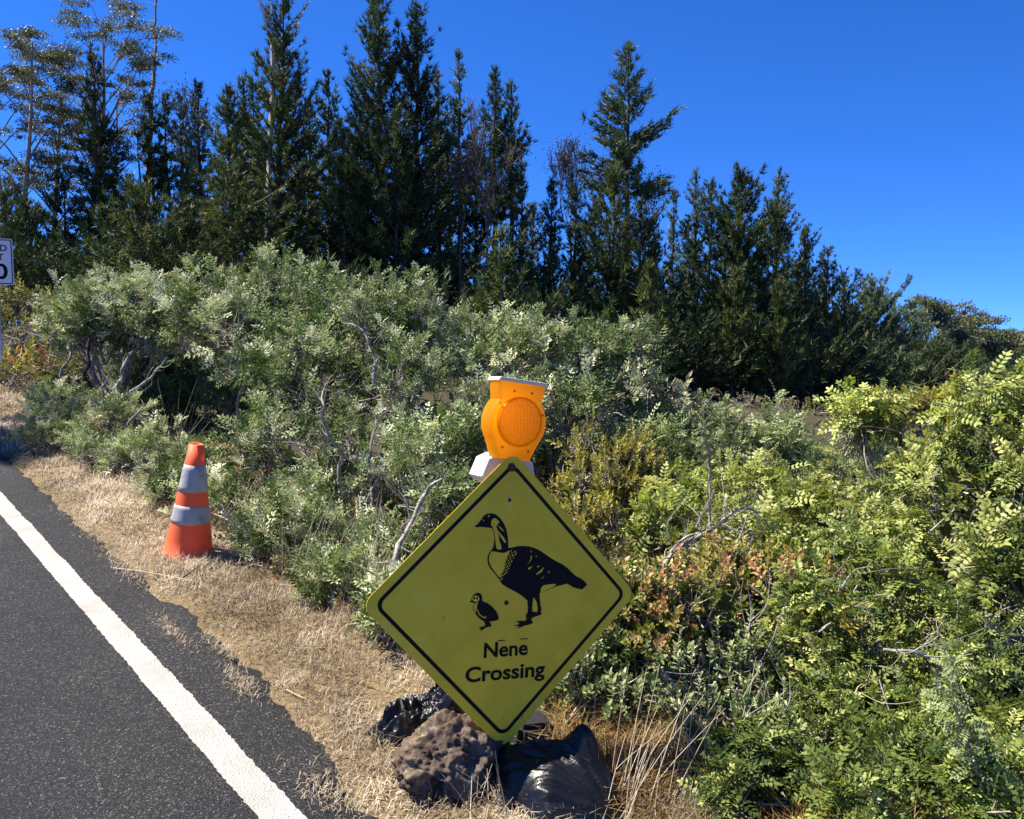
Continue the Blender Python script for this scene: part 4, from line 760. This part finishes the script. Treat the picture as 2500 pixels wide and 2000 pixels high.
def grow(p, d, L, r, depth, segs, tips, spread, gravity=0.0, kids=(2, 3), shrink=.72, up=.25):
    q = p.copy(); m = 3
    for k in range(m):
        d = nrm(d + rng.normal(0, .10, 3) + np.array([0, 0, gravity])); e = q + d * L / m; r1 = r * (1 - .1 * (k + 1)); segs.append((q, e, r, r1)); q = e; r = r1
        if depth > 0 and k > 0 and rng.random() < .6:
            dv = nrm(d + rng.normal(0, spread, 3) + np.array([0, 0, up])); grow(q, dv, L * shrink * rng.uniform(.6, 1), r * .55, depth - 1, segs, tips, spread, gravity, kids, shrink, up)
    if depth == 0: tips.append((q, d)); return
    for _ in range(rng.integers(kids[0], kids[1] + 1)):
        dv = nrm(d + rng.normal(0, spread, 3) + np.array([0, 0, up])); grow(q, dv, L * shrink * rng.uniform(.75, 1.1), r * .68, depth - 1, segs, tips, spread, gravity, kids, shrink, up)
def broad(label, px, py, Y, cb, trunkfrac, depth, matn, name='eucalyptus_tree', group='eucalyptus trees', lean=0.0, spread=.42, leafn=16, ls=.26, bark='bark_euc', clus=.45, up=.28, cat='tree', kids=(2, 3), basepx=None, tint=.5, wpx=None):
    top = at(px, py, Y); bx = top[0] - lean if basepx is None else at(basepx, 700, Y)[0]; bz = float(gz(bx, Y)); b0 = np.array([bx, Y, bz]); H = top[2] - bz
    T = thing(name, label, cat, b0, group); segs, tips = [], []; d0 = nrm(np.array([top[0] - bx, 0, H])); p = b0 - np.array([0, 0, .2]); r = .010 * H + .04
    tl = H * trunkfrac
    for k in range(6):
        e = p + nrm(d0 + rng.normal(0, .03, 3)) * (tl + .2) / 6; segs.append((p, e, r, r * .95)); p = e; r *= .95
    rest = H - tl; L = rest / (1 + .72 + .52 + .37)[()] if False else rest / sum(.72 ** k for k in range(depth + 1)) * 1.05
    grow(p, d0, L, r * .85, depth, segs, tips, spread, 0.0, kids, .72, up)
    # bring the crown to its real height (and width)
    S_ = np.array([[*a, *b_, c, d] for a, b_, c, d in segs]); tp = np.array([t[0] for t in tips]); mz = tp[:, 2].max(); fz = (top[2] - p[2]) / max(mz - p[2], .1)
    fx = 1.0
    if wpx: fx = (wpx * Y / FPX) / max(np.ptp(tp[:, 0]), .1)
    def sc(a):
        a = a.copy(); m = a[:, 2] > p[2]; a[m, 2] = p[2] + (a[m, 2] - p[2]) * fz; ax = p[0]; a[m, 0] = ax + (a[m, 0] - ax) * fx; a[m, 1] = p[1] + (a[m, 1] - p[1]) * fx; return a
    A0, A1 = sc(S_[:, :3]), sc(S_[:, 3:6]); tp = sc(tp); off = np.array([top[0] - tp[tp[:, 2].argmax(), 0], 0, 0]) * 0
    g = Geo(); prisms(g, A0, A1, np.maximum(S_[:, 6], .012), np.maximum(S_[:, 7], .010), 3); g.build('trunk', M[bark], T, smooth=True)
    if leafn:
        tp = np.vstack([tp, A1[-len(A1) // 3:][rng.random(len(A1[-len(A1) // 3:])) < .25]])
        n = len(tp); P = np.repeat(tp, leafn, 0) + rng.normal(0, clus, (n * leafn, 3)) * np.array([1, 1, .55]); D = nrm(rng.normal(size=P.shape) + np.array([0, 0, -.5]))
        g = Geo(); tn = np.clip(tint + np.repeat(rng.normal(0, .15, n), leafn) + rng.normal(0, .12, len(P)), 0, 1); leaves(g, P, D, rng.normal(size=P.shape), ls * rng.uniform(.6, 1.2, len(P)), ls * .34, tn, .1)
        o = g.build('crown', M[matn], T); o['kind'] = 'stuff'
    return T
def eucalypt(label, px, py, Y, wpx, nl, group, basepx=None, f0=.3, ls=.15, cl=.52, nleaf=125, tint=.5, name='eucalyptus_tree'):
    top = at(px, py, Y); bx = top[0] if basepx is None else at(basepx, 600, Y)[0]; bz = float(gz(bx, Y)); b0 = np.array([bx, Y, bz]); H = top[2] - bz; T = thing(name, label, 'tree', b0, group)
    sp = smooth_path([b0 - np.array([0, 0, .2]), b0 + np.array([(top[0] - bx) * .25 + rng.normal(0, .15), 0, H * .35]), b0 + np.array([(top[0] - bx) * .6 + rng.normal(0, .2), 0, H * .7]), top - np.array([0, 0, .3])], 8)
    g = Geo(); rs = np.linspace(.010 * H + .05, .03, len(sp)); tube(g, sp, rs, 7); R_ = wpx / 2 * Y / FPX; ends = []
    for k in range(nl):
        f = f0 + (.98 - f0) * (k + rng.random()) / nl; i = min(int(f * (len(sp) - 1)), len(sp) - 2); az = rng.uniform(0, 6.28); ln = R_ * rng.uniform(.6, 1.35) * (.75 + .5 * math.sin(math.pi * (f - f0) / (1 - f0)))
        h = np.array([math.cos(az), math.sin(az), 0]); s0 = sp[i]; m = s0 + h * ln * .45 + np.array([0, 0, ln * rng.uniform(.4, .8)]); e = s0 + h * ln * .9 + np.array([0, 0, ln * rng.uniform(.7, 1.3)]); e[2] = min(e[2], top[2] + .2)
        P = smooth_path([s0, m, e], 6); tube(g, P, np.linspace(rs[i] * .5, .015, len(P)), 5, cap=False); ends.append(e)
        for q in range(4):
            j_ = int(rng.integers(5, len(P) - 1)); d = nrm(h * .7 + rng.normal(0, .6, 3) + np.array([0, 0, .5])); e2 = P[j_] + d * ln * rng.uniform(.2, .45); prisms(g, [P[j_]], [e2], .022, .010, 4); ends.append(e2)
    g.build('trunk', M['bark_euc'], T, smooth=True); E_ = np.array(ends); n = len(E_); sz = cl * rng.uniform(.5, 1.25, n); nn = (nleaf * (sz / cl) ** 1.5).astype(int) + 4; ix = np.repeat(np.arange(n), nn)
    d = nrm(rng.normal(size=(len(ix), 3))); d[:, 2] = np.abs(d[:, 2]) * .9 - .2; P = E_[ix] + d * (sz[ix] * rng.random(len(ix)) ** .5)[:, None] * np.array([1.25, 1.25, .75]); D = nrm(rng.normal(0, .7, P.shape) + np.array([0, 0, -.6]))
    g = Geo(); leaves(g, P, D, rng.normal(size=P.shape), ls * rng.uniform(.6, 1.3, len(P)), ls * .4, np.clip(tint + rng.normal(0, .15, n)[ix] + rng.normal(0, .12, len(P)), 0, 1), .1); g.build('crown', M['euc'], T)['kind'] = 'stuff'
    return T
PG = 'pines in the tree line'; GL = 'dark green pine in the dense tree line'
GB = 'bluish green pine half hidden in the dense tree line'
# --- left eucalyptus group
EL = 'eucalyptus trees left of the dead trunk'
eucalypt('slender pale trunked eucalyptus with tufted top above the speed limit sign', 78, 85, 42, 140, 22, EL, 55)
eucalypt('tallest eucalyptus with broad crown spreading over an ivy clad trunk', 250, 55, 44, 190, 28, EL, 215, .35)
eucalypt('eucalyptus with forked pale stems between the two taller eucalyptus', 150, 160, 46, 130, 20, EL, 125)
eucalypt('eucalyptus with thin bare outer branches next to the dead pole', 285, 230, 45, 120, 14, EL, 245, .35, nleaf=40)
eucalypt('eucalyptus with a lopsided crown at the far end of the group', 5, 150, 44, 140, 20, EL, 0)
conifer('dark ivy clad column on the tallest eucalyptus trunk', 225, 130, 43.6, 95, 620, EL, 'pine', .35, irr=.6, ts=.42, name='ivy_clad_tree')
conifer('dark narrow tree filling the gap below the tufted eucalyptus', 150, 430, 43, 120, 690, EL, 'pine', .5, irr=.5, gap=.2)
conifer('dark bushy pine at the foot of the eucalyptus group', 60, 500, 38, 150, 720, EL, 'pine', .6, irr=.4)
conifer('dark bushy pine beside the speed limit sign', 10, 480, 40, 130, 720, EL, 'pine', .6, irr=.4)
# dead pole
def dead_pole():
    Y = 47; top = at(381, -60, Y); bt = at(358, 600, Y); b0 = np.array([bt[0], Y, float(gz(bt[0], Y))]); T = thing('dead_tree', 'tall dead bare trunk with short broken stubs', 'tree', b0); g = Geo()
    mid = at(372, 250, Y); P = smooth_path([b0, bt, mid, at(379, 120, Y), top], 10, .22, 5); tube(g, P, np.linspace(.19, .035, len(P)) * (1 + .2 * (vnoise(P, 1.1, 4) - .5)), 8); g.build('trunk', M['bark'], T, smooth=True)
    g = Geo(); n = 34; i = rng.integers(8, len(P) - 1, n); az = rng.uniform(0, 6.28, n); d = np.stack([np.cos(az), np.sin(az) * .6, rng.uniform(-.1, .4, n)], -1); prisms(g, P[i], P[i] + d * rng.uniform(.25, .8, n)[:, None], .028, .01, 4); g.build('stubs', M['bark_pale'], T)['kind'] = 'stuff'
dead_pole()
conifer('small dark pine growing round the foot of the dead bare trunk', 362, 232, 46, 60, 480, PG, 'pine', .4, ts=.5, irr=.6, gap=.3)
conifer('short dark pine close beside the dead bare trunk', 402, 238, 46.5, 50, 500, PG, 'pine', .4, ts=.5, irr=.6, gap=.25)
conifer('thin broken topped pine with sparse tiers by the dead trunk', 338, 330, 45, 95, 620, PG, 'pine', .4, ts=.5, irr=.7, gap=.42)
# --- conifers
conifer('slender pine with two small tips left of the bare grey tree', 482, 205, 44, 95, 700, PG, 'pine', .55, irr=.5, gap=.2)
conifer('narrow pine with a pointed tip behind the slender pine', 440, 240, 45, 60, 650, PG, 'pine', .5, irr=.5, gap=.2)
broad('leafless grey tree with fine pale twigs among the pines', 507, 212, 43, 500, .45, 4, 'euc', 'bare_tree', 'bare trees among the pines', leafn=3, ls=.2, wpx=75, spread=.33, bark='bark_brown')
conifer('broad olive pine with a rounded dense top', 556, 225, 39, 125, 760, PG, 'pine_olive', .5, irr=.4, ts=.5)
conifer('tall leaning pine with plumed upswept branches and a bare leader', 694, -15, 41, 215, 640, PG, 'pine_olive', .62, lean=1.0, irr=.55, gap=.18, sweep=(.35, 1.05), ts=.44)
broad('dead forked leader standing beside the tall plumed pine', 668, -5, 40.6, 300, .75, 2, 'euc', 'dead_tree', None, lean=.5, leafn=0, bark='bark_pale', wpx=30, spread=.2)
conifer(GB, 592, 190, 47, 60, 600, PG, 'pine_blue', .5, irr=.5); conifer(GB, 615, 200, 48, 55, 600, PG, 'pine_blue', .5, irr=.5)
conifer('dark pine with clumped open crown between the two tallest pines', 800, 185, 44, 130, 720, PG, 'pine', .55, irr=.6, gap=.24)
conifer(GB, 755, 250, 46, 90, 700, PG, 'pine_blue', .55, irr=.55, gap=.25)
conifer('small yellowish pine lit in front of the tallest pine', 838, 335, 40, 75, 560, PG, 'pine_olive', .5, irr=.5)
conifer('tallest massive dark pine with a narrow clumpy top', 920, -25, 42, 215, 740, PG, 'pine', .60, irr=.5, gap=.12, ts=.44, dens=1.15)
conifer('tall dark pine with a blunt clumpy spire next to the tallest pine', 1016, 18, 42.5, 185, 740, PG, 'pine', .58, irr=.5, gap=.12, ts=.44, dens=1.1)
conifer(GL, 870, 260, 43, 120, 740, PG, 'pine', .5, irr=.5, gap=.1); conifer(GL, 965, 320, 40, 190, 740, PG, 'pine', .5, irr=.4)
conifer('thin bluish pine with a sharp tip and open branches', 1120, 130, 47, 85, 560, PG, 'pine_blue', .6, irr=.5, gap=.2)
conifer(GB, 1068, 185, 47, 60, 500, PG, 'pine_blue', .55, irr=.5, gap=.2)
conifer('pine with a cluster of short tips behind the brown twiggy tree', 1207, 172, 46, 95, 560, PG, 'pine', .5, irr=.5, gap=.15)
conifer('pine with drooping stepped branch ends behind the brown twiggy tree', 1248, 205, 46.5, 110, 540, PG, 'pine_blue', .6, irr=.5, gap=.2)
broad('brown twiggy tree with a pale straight trunk among the pines', 1188, 250, 40, 500, .30, 5, 'brown_twig', 'bare_tree', 'bare trees among the pines', leafn=1, ls=.12, wpx=150, spread=.30, basepx=1178, up=.35, bark='bark_brown', kids=(2, 3))
broad('second brown twiggy tree with a thin pale trunk beside the first', 1135, 330, 41, 500, .35, 5, 'brown_twig', 'bare_tree', 'bare trees among the pines', leafn=2, ls=.15, wpx=90, spread=.30, basepx=1120, up=.35, bark='bark_brown')
conifer('narrow dark spire shaped pine right after the brown twiggy trees', 1272, 408, 42, 90, 860, PG, 'pine', .6, irr=.4)
conifer('low olive pine in front of the brown twiggy trees', 1225, 560, 36, 130, 800, PG, 'pine_olive', .6, irr=.4)
broad('leafless dark tree with fine upright twigs beside the tall spire', 1395, 335, 48, 450, .4, 5, 'brown_twig', 'bare_tree', 'bare trees among the pines', leafn=1, ls=.15, wpx=110, spread=.26, up=.45, bark='bark_pine')
conifer(GL, 1345, 440, 46, 80, 860, PG, 'pine', .5, irr=.5); conifer(GL, 1405, 450, 47, 90, 860, PG, 'pine', .5, irr=.5)
conifer('tall isolated spire shaped pine with pale tiered open branches', 1535, 110, 48, 150, 480, PG, 'pine_blue', .82, irr=.4, gap=.14, sweep=(.05, .8), ts=.5)
conifer('broad olive pine mass under the tall tiered spire', 1500, 430, 45, 230, 900, PG, 'pine_olive', .42, irr=.45)
broad('thin dark bare tree right beside the tall tiered spire', 1610, 430, 50, 500, .5, 4, 'pine', 'bare_tree', 'bare trees among the pines', leafn=5, ls=.2, wpx=55, spread=.26, up=.4, bark='bark_pine')
conifer(GB, 1645, 465, 52, 50, 900, PG, 'pine_blue', .5, irr=.4); conifer(GL, 1585, 540, 46, 140, 900, PG, 'pine', .5, irr=.4)
conifer('pine with a pale sharp tip above a bushy body', 1700, 425, 52, 80, 950, PG, 'pine_blue', .45, irr=.45); conifer('bushy dark pine beside the pale tipped pine', 1737, 445, 51, 100, 950, PG, 'pine', .4, irr=.4)
conifer('thick columnar dark pine with a many tipped top', 1810, 430, 50, 150, 960, PG, 'pine', .34, irr=.35, ts=.52, dens=1.1)
conifer('pine with a thin twisted spire above wide shoulders', 1902, 425, 53, 70, 620, PG, 'pine_blue', .6, irr=.45); conifer('wide shouldered dark pine under the thin twisted spire', 1895, 520, 52, 150, 980, PG, 'pine', .32, irr=.4, dens=1.1)
conifer(GL, 1972, 560, 54, 110, 990, PG, 'pine', .4, irr=.4); conifer(GL, 2022, 612, 55, 90, 990, PG, 'pine', .35, irr=.4)
conifer('rounded dark pine at the end of the tall tree line', 2062, 690, 57, 130, 1000, PG, 'pine', .32, irr=.4)
CY = 'young pointed conifers before the tree line'
conifer('young pointed olive cypress standing before the dark pines', 1588, 650, 38, 125, 930, CY, 'pine_olive', .75, irr=.25, ts=.40, name='young_conifer', dens=1.3, sweep=(.5, 1.2))
conifer('second young pointed cypress before the wide shouldered pine', 1905, 690, 44, 120, 980, CY, 'pine_olive', .7, irr=.3, ts=.42, name='young_conifer', dens=1.3, sweep=(.5, 1.2))
conifer('young dull green conifer under the thick columnar pine', 1795, 660, 43, 130, 950, CY, 'pine_olive', .6, irr=.45, ts=.45, name='young_conifer')
conifer('young bushy olive pine behind the silver shrub with bent trunks', 345, 470, 33, 240, 740, CY, 'pine_olive', .55, irr=.4, ts=.36, name='young_conifer', dens=1.1)
conifer('wind swept olive pine with layered sideways boughs', 545, 400, 34, 200, 720, CY, 'pine_olive', .5, irr=.6, gap=.2, ts=.36, name='young_conifer', lean=-.8, sweep=(.0, .7))
conifer('young green pine at the foot of the olive pines', 450, 500, 35, 150, 720, CY, 'pine', .55, irr=.4, ts=.36, name='young_conifer')
# --- right group, farther away
RG = 'paler trees beyond the dark pines'
conifer('pale green pointed pine with a broad skirt beyond the dark pines', 2130, 688, 72, 165, 1010, RG, 'pine_far', .55, irr=.35, ts=.52)
conifer('pale green bushy pine beside the broad skirted one', 2180, 760, 74, 110, 1010, RG, 'pine_far', .45, irr=.35, ts=.52); conifer('pale green pine with a thin twin tip', 2224, 738, 76, 130, 1010, RG, 'pine_far', .7, irr=.35, ts=.52)
conifer('low dull green pine in front of the pale pines', 2110, 860, 58, 170, 1040, RG, 'pine_far', .5, irr=.4, ts=.44)
conifer('low green pine under the twin tipped pine', 2290, 860, 66, 160, 1020, RG, 'pine', .5, irr=.4, ts=.5); conifer('low green pine beneath the brownish eucalyptus', 2380, 890, 72, 150, 1020, RG, 'pine', .5, irr=.4, ts=.5)
for px, py, Y, wx, lb in ((2265, 728, 82, 35, 'slim eucalyptus with a small tuft at the top beyond the pines'), (2310, 765, 84, 100, 'brownish domed eucalyptus beyond the pale pines'), (2350, 790, 86, 80, 'grey green eucalyptus behind the domed one'), (2395, 785, 88, 80, 'brownish eucalyptus with ragged sparse top beyond the pale pines'), (2455, 825, 92, 80, 'hazy brown eucalyptus near the end of the far trees'), (2500, 830, 95, 80, 'last hazy brown eucalyptus of the far trees'), (2430, 850, 90, 70, 'low hazy eucalyptus between the last far trees')):
    eucalypt(lb, px, py, Y, wx, 14 if wx > 50 else 6, 'far eucalyptus trees', None, .3 if wx > 50 else .7, .34, .95, 85, .6)
for px, py, Y, wx in ((640, 330, 47, 90), (720, 300, 48, 80), (860, 330, 48, 120), (1095, 330, 48, 100), (1160, 350, 48, 100), (1300, 500, 49, 100), (1450, 480, 50, 100), (1565, 500, 51, 100), (1680, 540, 55, 110), (1775, 520, 56, 110), (1855, 545, 56, 110), (1950, 640, 58, 110), (2000, 690, 59, 110), (2045, 770, 60, 100), (455, 350, 48, 90), (310, 440, 47, 90)):
    conifer(GB if int(px) % 3 == 1 else GL, px, py, Y, wx, np.interp(px, [0, 1200, 2000], [680, 800, 980]), PG, ('pine', 'pine_blue', 'pine')[int(px) % 3], .45, irr=.55, gap=.1)
for px, py, wx, lb in ((2265, 790, 130, 'mid green pine below the slim tufted eucalyptus'), (2345, 815, 130, 'mid green pine below the domed eucalyptus'), (2425, 845, 130, 'mid green pine below the ragged eucalyptus'), (2500, 860, 130, 'mid green pine below the last far eucalyptus')):
    conifer(lb, px, py, 78 + (px - 2265) * .05, wx, 1010, RG, 'pine_far', .75, irr=.4, ts=.5)
# --- dark undergrowth at the feet of the trees
for k, px in enumerate(list(np.linspace(-60, 2080, 24)) + list(np.linspace(0, 2040, 16)) + [2250, 2360, 2480]):
    back = 24 <= k < 40
    Y = np.interp(px, [0, 1200, 2000, 2500], [36, 38, 47, 64]) + rng.uniform(-1.5, 2.5) + (6 if back else 0); py = np.interp(px, [0, 400, 700, 1200, 1500, 2000, 2500], [650, 655, 670, 740, 790, 880, 930]) + rng.uniform(-25, 20) - (70 if back else 0)
    conifer('dark undergrowth bush at the foot of the tree line', px, py, Y, rng.uniform(130, 200), 1060, 'undergrowth bushes under the trees', 'pine', .3, irr=.4, ts=.50, name='undergrowth_bush', K=5)['category'] = 'bush'
# roadside pine across the road: added out of view to throw shade on the asphalt
def roadside():
    T = conifer('unseen pine added across the road to cast shade on the asphalt', 1250, 400, 40, 230, 700, None, 'pine', .5, ts=.6, irr=.3, dens=1.0)
    H0 = at(1250, 400, 40)[2] - T.location[2]; Hd = 14.5; k = Hd / math.tan(SUN_EL)
    X_, Y_ = -5.5 + math.cos(SUN_AZ) * k, 8.3 + math.sin(SUN_AZ) * k
    T.location = (X_, Y_, float(gz(X_, Y_)) - .1); T.scale = (.7, .7, Hd / H0)
roadside()

# ================================================================ grass
def blades(g, X, Y, L, lean, wid, tint, z0=None):
    n = len(X); Z = gz(X, Y) if z0 is None else z0; p = np.stack([X, Y, Z - .004], -1); az = rng.uniform(0, 6.28, n); h = np.stack([np.cos(az), np.sin(az), 0 * az], -1)
    e = np.clip(lean + rng.normal(0, .28, n), .05, 1.5); d1 = h * np.sin(e * .6)[:, None]; d1[:, 2] = np.cos(e * .6); e2 = np.minimum(e * 1.6, 2.3); d2 = h * np.sin(e2)[:, None] + rng.normal(0, .25, (n, 3)); d2[:, 2] += np.cos(e2)
    m = p + d1 * (L * .5)[:, None]; t = m + nrm(d2) * (L * .55)[:, None]; t[:, 2] = np.maximum(t[:, 2], Z + .004); s = np.stack([-np.sin(az), np.cos(az), 0 * az], -1) * (wid * .5)[:, None]
    V = np.stack([p - s, p + s, m + s * .8, m - s * .8, t], 1); b = np.arange(n)[:, None] * 5
    g.add(V.reshape(-1, 3), b + np.array([[0, 1, 2, 3]]), tint); g.add(np.zeros((0, 3)), np.zeros((0, 3), int)); g.F.append(b + np.array([[3, 2, 4]]) + g.n - n * 5); g.T.append(np.broadcast_to(tint, (n,)))
def grass():
    g = Geo()
    def strip(n, s0, s1, dmax, Ls, lean, wid, tn, pw=2.2, d0=0.0, thr=.0):
        s = s0 + (s1 - s0) * rng.random(n) ** pw; d = edge_d(s) - .05 + d0 + (dmax - d0) * rng.random(n) ** 1.1; x, y = sd2xy(s, d); q = np.stack([x, y, 0 * x], -1)
        k = vnoise(q, 5, 71) > thr; x, y, s, d = x[k], y[k], s[k], d[k]; q = q[k]; n = len(x); far = np.clip(np.hypot(x, y) / 4, 1, 3)
        L = Ls * rng.uniform(.5, 1.3, n) * (.35 + 1.3 * vnoise(q, 4.5, 72)) * np.clip((d - edge_d(s)) * 4 + .45, .35, 1.2); blades(g, x, y, L, lean, wid * far * rng.uniform(.7, 1.3, n), np.clip(tn + rng.normal(0, .18, n) + .8 * (vnoise(q, 1.8, 73) - .5) + .7 * (vnoise(q, 8, 74) - .5), 0, 1))
    strip(84000, -2.5, 13, 1.35, .068, .95, .0034, .55, thr=.1)
    strip(30000, -2.5, 14, 2.2, .11, .85, .0032, .5, d0=.6, thr=.35)
    # wisps creeping over the asphalt edge
    for (px, py, rs, rd, n) in ((590, 1690, .10, .025, 260), (800, 1960, .10, .04, 300), (420, 1560, .14, .02, 220), (300, 1400, .2, .03, 260), (250, 1330, .25, .04, 260), (180, 1260, .3, .05, 300), (540, 1600, .1, .02, 160)):
        c = groundhit(px, py); s0 = A @ (c[:2] - L0); d0 = B @ (c[:2] - L0); s = s0 + rng.normal(0, rs, n); d = d0 + rng.normal(0, rd, n); x, y = sd2xy(s, d); z = np.maximum(plane_z(A[0] * x + A[1] * y), gz(x, y)) + .004
        blades(g, x, y, .05 * rng.uniform(.4, 1.3, n), 1.3, .003 * np.ones(n), np.clip(.5 + rng.normal(0, .2, n), 0, 1), z)
    n = 2600; a = rng.uniform(0, 6.28, n); r = .13 + .22 * rng.random(n); x = cb[0] + r * np.cos(a); y = cb[1] + r * np.sin(a); k = r > .155 + .05 * np.sin(a); x, y = x[k], y[k]; n = len(x)
    blades(g, x, y, .075 * rng.uniform(.5, 1.4, n), .7, .0045 * np.ones(n), np.clip(.55 + rng.normal(0, .2, n), 0, 1))
    o = g.build('dry_grass', M['straw']); o['kind'] = 'stuff'; tag(o, 'dry straw coloured grass matted along the asphalt edge', 'grass')
    g = Geo(); n = 22000; x = rng.uniform(.15, 1.75, n); y = rng.uniform(2.35, 3.7, n); d = road_d(x, y); q = np.stack([x, y, 0 * x], -1); k = (d > .85 + .3 * (vnoise(q, 3, 75) - .5)) & (vnoise(q, 4, 76) > .28); x, y, q = x[k], y[k], q[k]; n = len(x)
    blades(g, x, y, .15 * rng.uniform(.4, 1.4, n) * (.5 + vnoise(q, 3, 77)), .75, .0034 * rng.uniform(.7, 1.3, n), np.clip(.5 + rng.normal(0, .2, n) + .5 * (vnoise(q, 2, 78) - .5), 0, 1))
    n = 11000; s = rng.uniform(.2, 9, n); d = rng.uniform(.95, 2.2, n); x, y = sd2xy(s, d); q = np.stack([x, y, 0 * x], -1); k = vnoise(q, 3, 79) > .4; x, y, q = x[k], y[k], q[k]; n = len(x)
    blades(g, x, y, .17 * rng.uniform(.4, 1.4, n), .6, .0045 * rng.uniform(.7, 1.3, n), np.clip(.5 + rng.normal(0, .22, n) + .6 * (vnoise(q, 2, 80) - .5), 0, 1))
    o = g.build('rusty_grass', M['rust_grass']); o['kind'] = 'stuff'; tag(o, 'longer rusty brown grass at the feet of the shrubs', 'grass')
grass()
def stalk_clump(label, px, py, n, Lmin, Lmax, lean_x, spread, w=.0019):
    c = groundhit(px, py); b0 = np.array([c[0], c[1], float(gz(c[0], c[1]))]); g = Geo()
    for k in range(n):
        p = b0 + np.array([rng.normal(0, .06), rng.normal(0, .06), -.01]); L = rng.uniform(Lmin, Lmax); d = nrm(np.array([lean_x + rng.normal(0, spread), rng.normal(0, spread), 1.0])); bend = np.array([d[0], d[1], -.2]) * L * rng.uniform(.02, .18)
        tube(g, smooth_path([p, p + d * L * .5, p + d * L + bend], 5), np.linspace(w, w * .35, 11), 4, float(rng.random()), cap=False)
    o = g.build('dry_grass_stalks', M['stalk'], origin=b0); o['kind'] = 'stuff'; tag(o, label, 'grass stalks', 'clumps of tall dry stalks')
stalk_clump('fan of tall dry stalks beside the peaked plastic bag', 1530, 1990, 22, .25, .55, .35, .22)
stalk_clump('tall pale dry stalks in front of the grey green shrub', 880, 1500, 26, .35, .75, .12, .16)
stalk_clump('thin dry stalks between the cone and the tall pale stalks', 730, 1470, 16, .35, .7, .15, .2)
stalk_clump('leaning dry stalks just behind the traffic cone', 560, 1330, 12, .35, .65, .5, .15)
stalk_clump('upright dry stalks by the edge of the yellow sign', 1000, 1560, 14, .3, .6, .02, .18)
stalk_clump('drooping dry grass stalks under the silver shrubs', 420, 1130, 12, .5, .9, .25, .2)
stalk_clump('scattered dry stalks at the foot of the twiggy scrub', 1720, 1900, 16, .25, .5, .2, .35)
stalk_clump('short dry stalks poking up round the lava rock', 1215, 1965, 18, .08, .2, -.1, .5, .0022)


# ================================================================ litter on the verge
def twig(label, pts, r, mt, cat='twig'):
    P = []
    for px, py, h in pts:
        c = groundhit(px, py); z = max(float(gz(c[0], c[1])), float(plane_z(A @ c[:2])) if road_d(c[0], c[1]) < .36 else -9); P.append([c[0], c[1], z + h])
    P = smooth_path(P, 6, .006, 4); g = Geo(); tube(g, P, np.linspace(r, r * .5, len(P)), 5, .6); tag(g.build('fallen_twig', M[mt], origin=P[0], smooth=True), label, cat, 'twigs lying on the verge')
twig('long pale dry stalk lying across the asphalt edge by the cone', [(278, 1405, .012), (350, 1415, .03), (462, 1438, .05)], .0035, 'stalk')
twig('short dark twig lying on the dry grass by the cone', [(447, 1432, .05), (470, 1420, .06), (494, 1406, .07)], .005, 'bark_dark')
twig('pale dry stalk lying along the crumbled asphalt edge', [(700, 1690, .012), (725, 1708, .02), (742, 1722, .03)], .003, 'stalk')
twig('bent grey twig lying on the verge near the plastic bags', [(820, 1760, .03), (870, 1745, .05), (905, 1725, .05)], .004, 'bark')
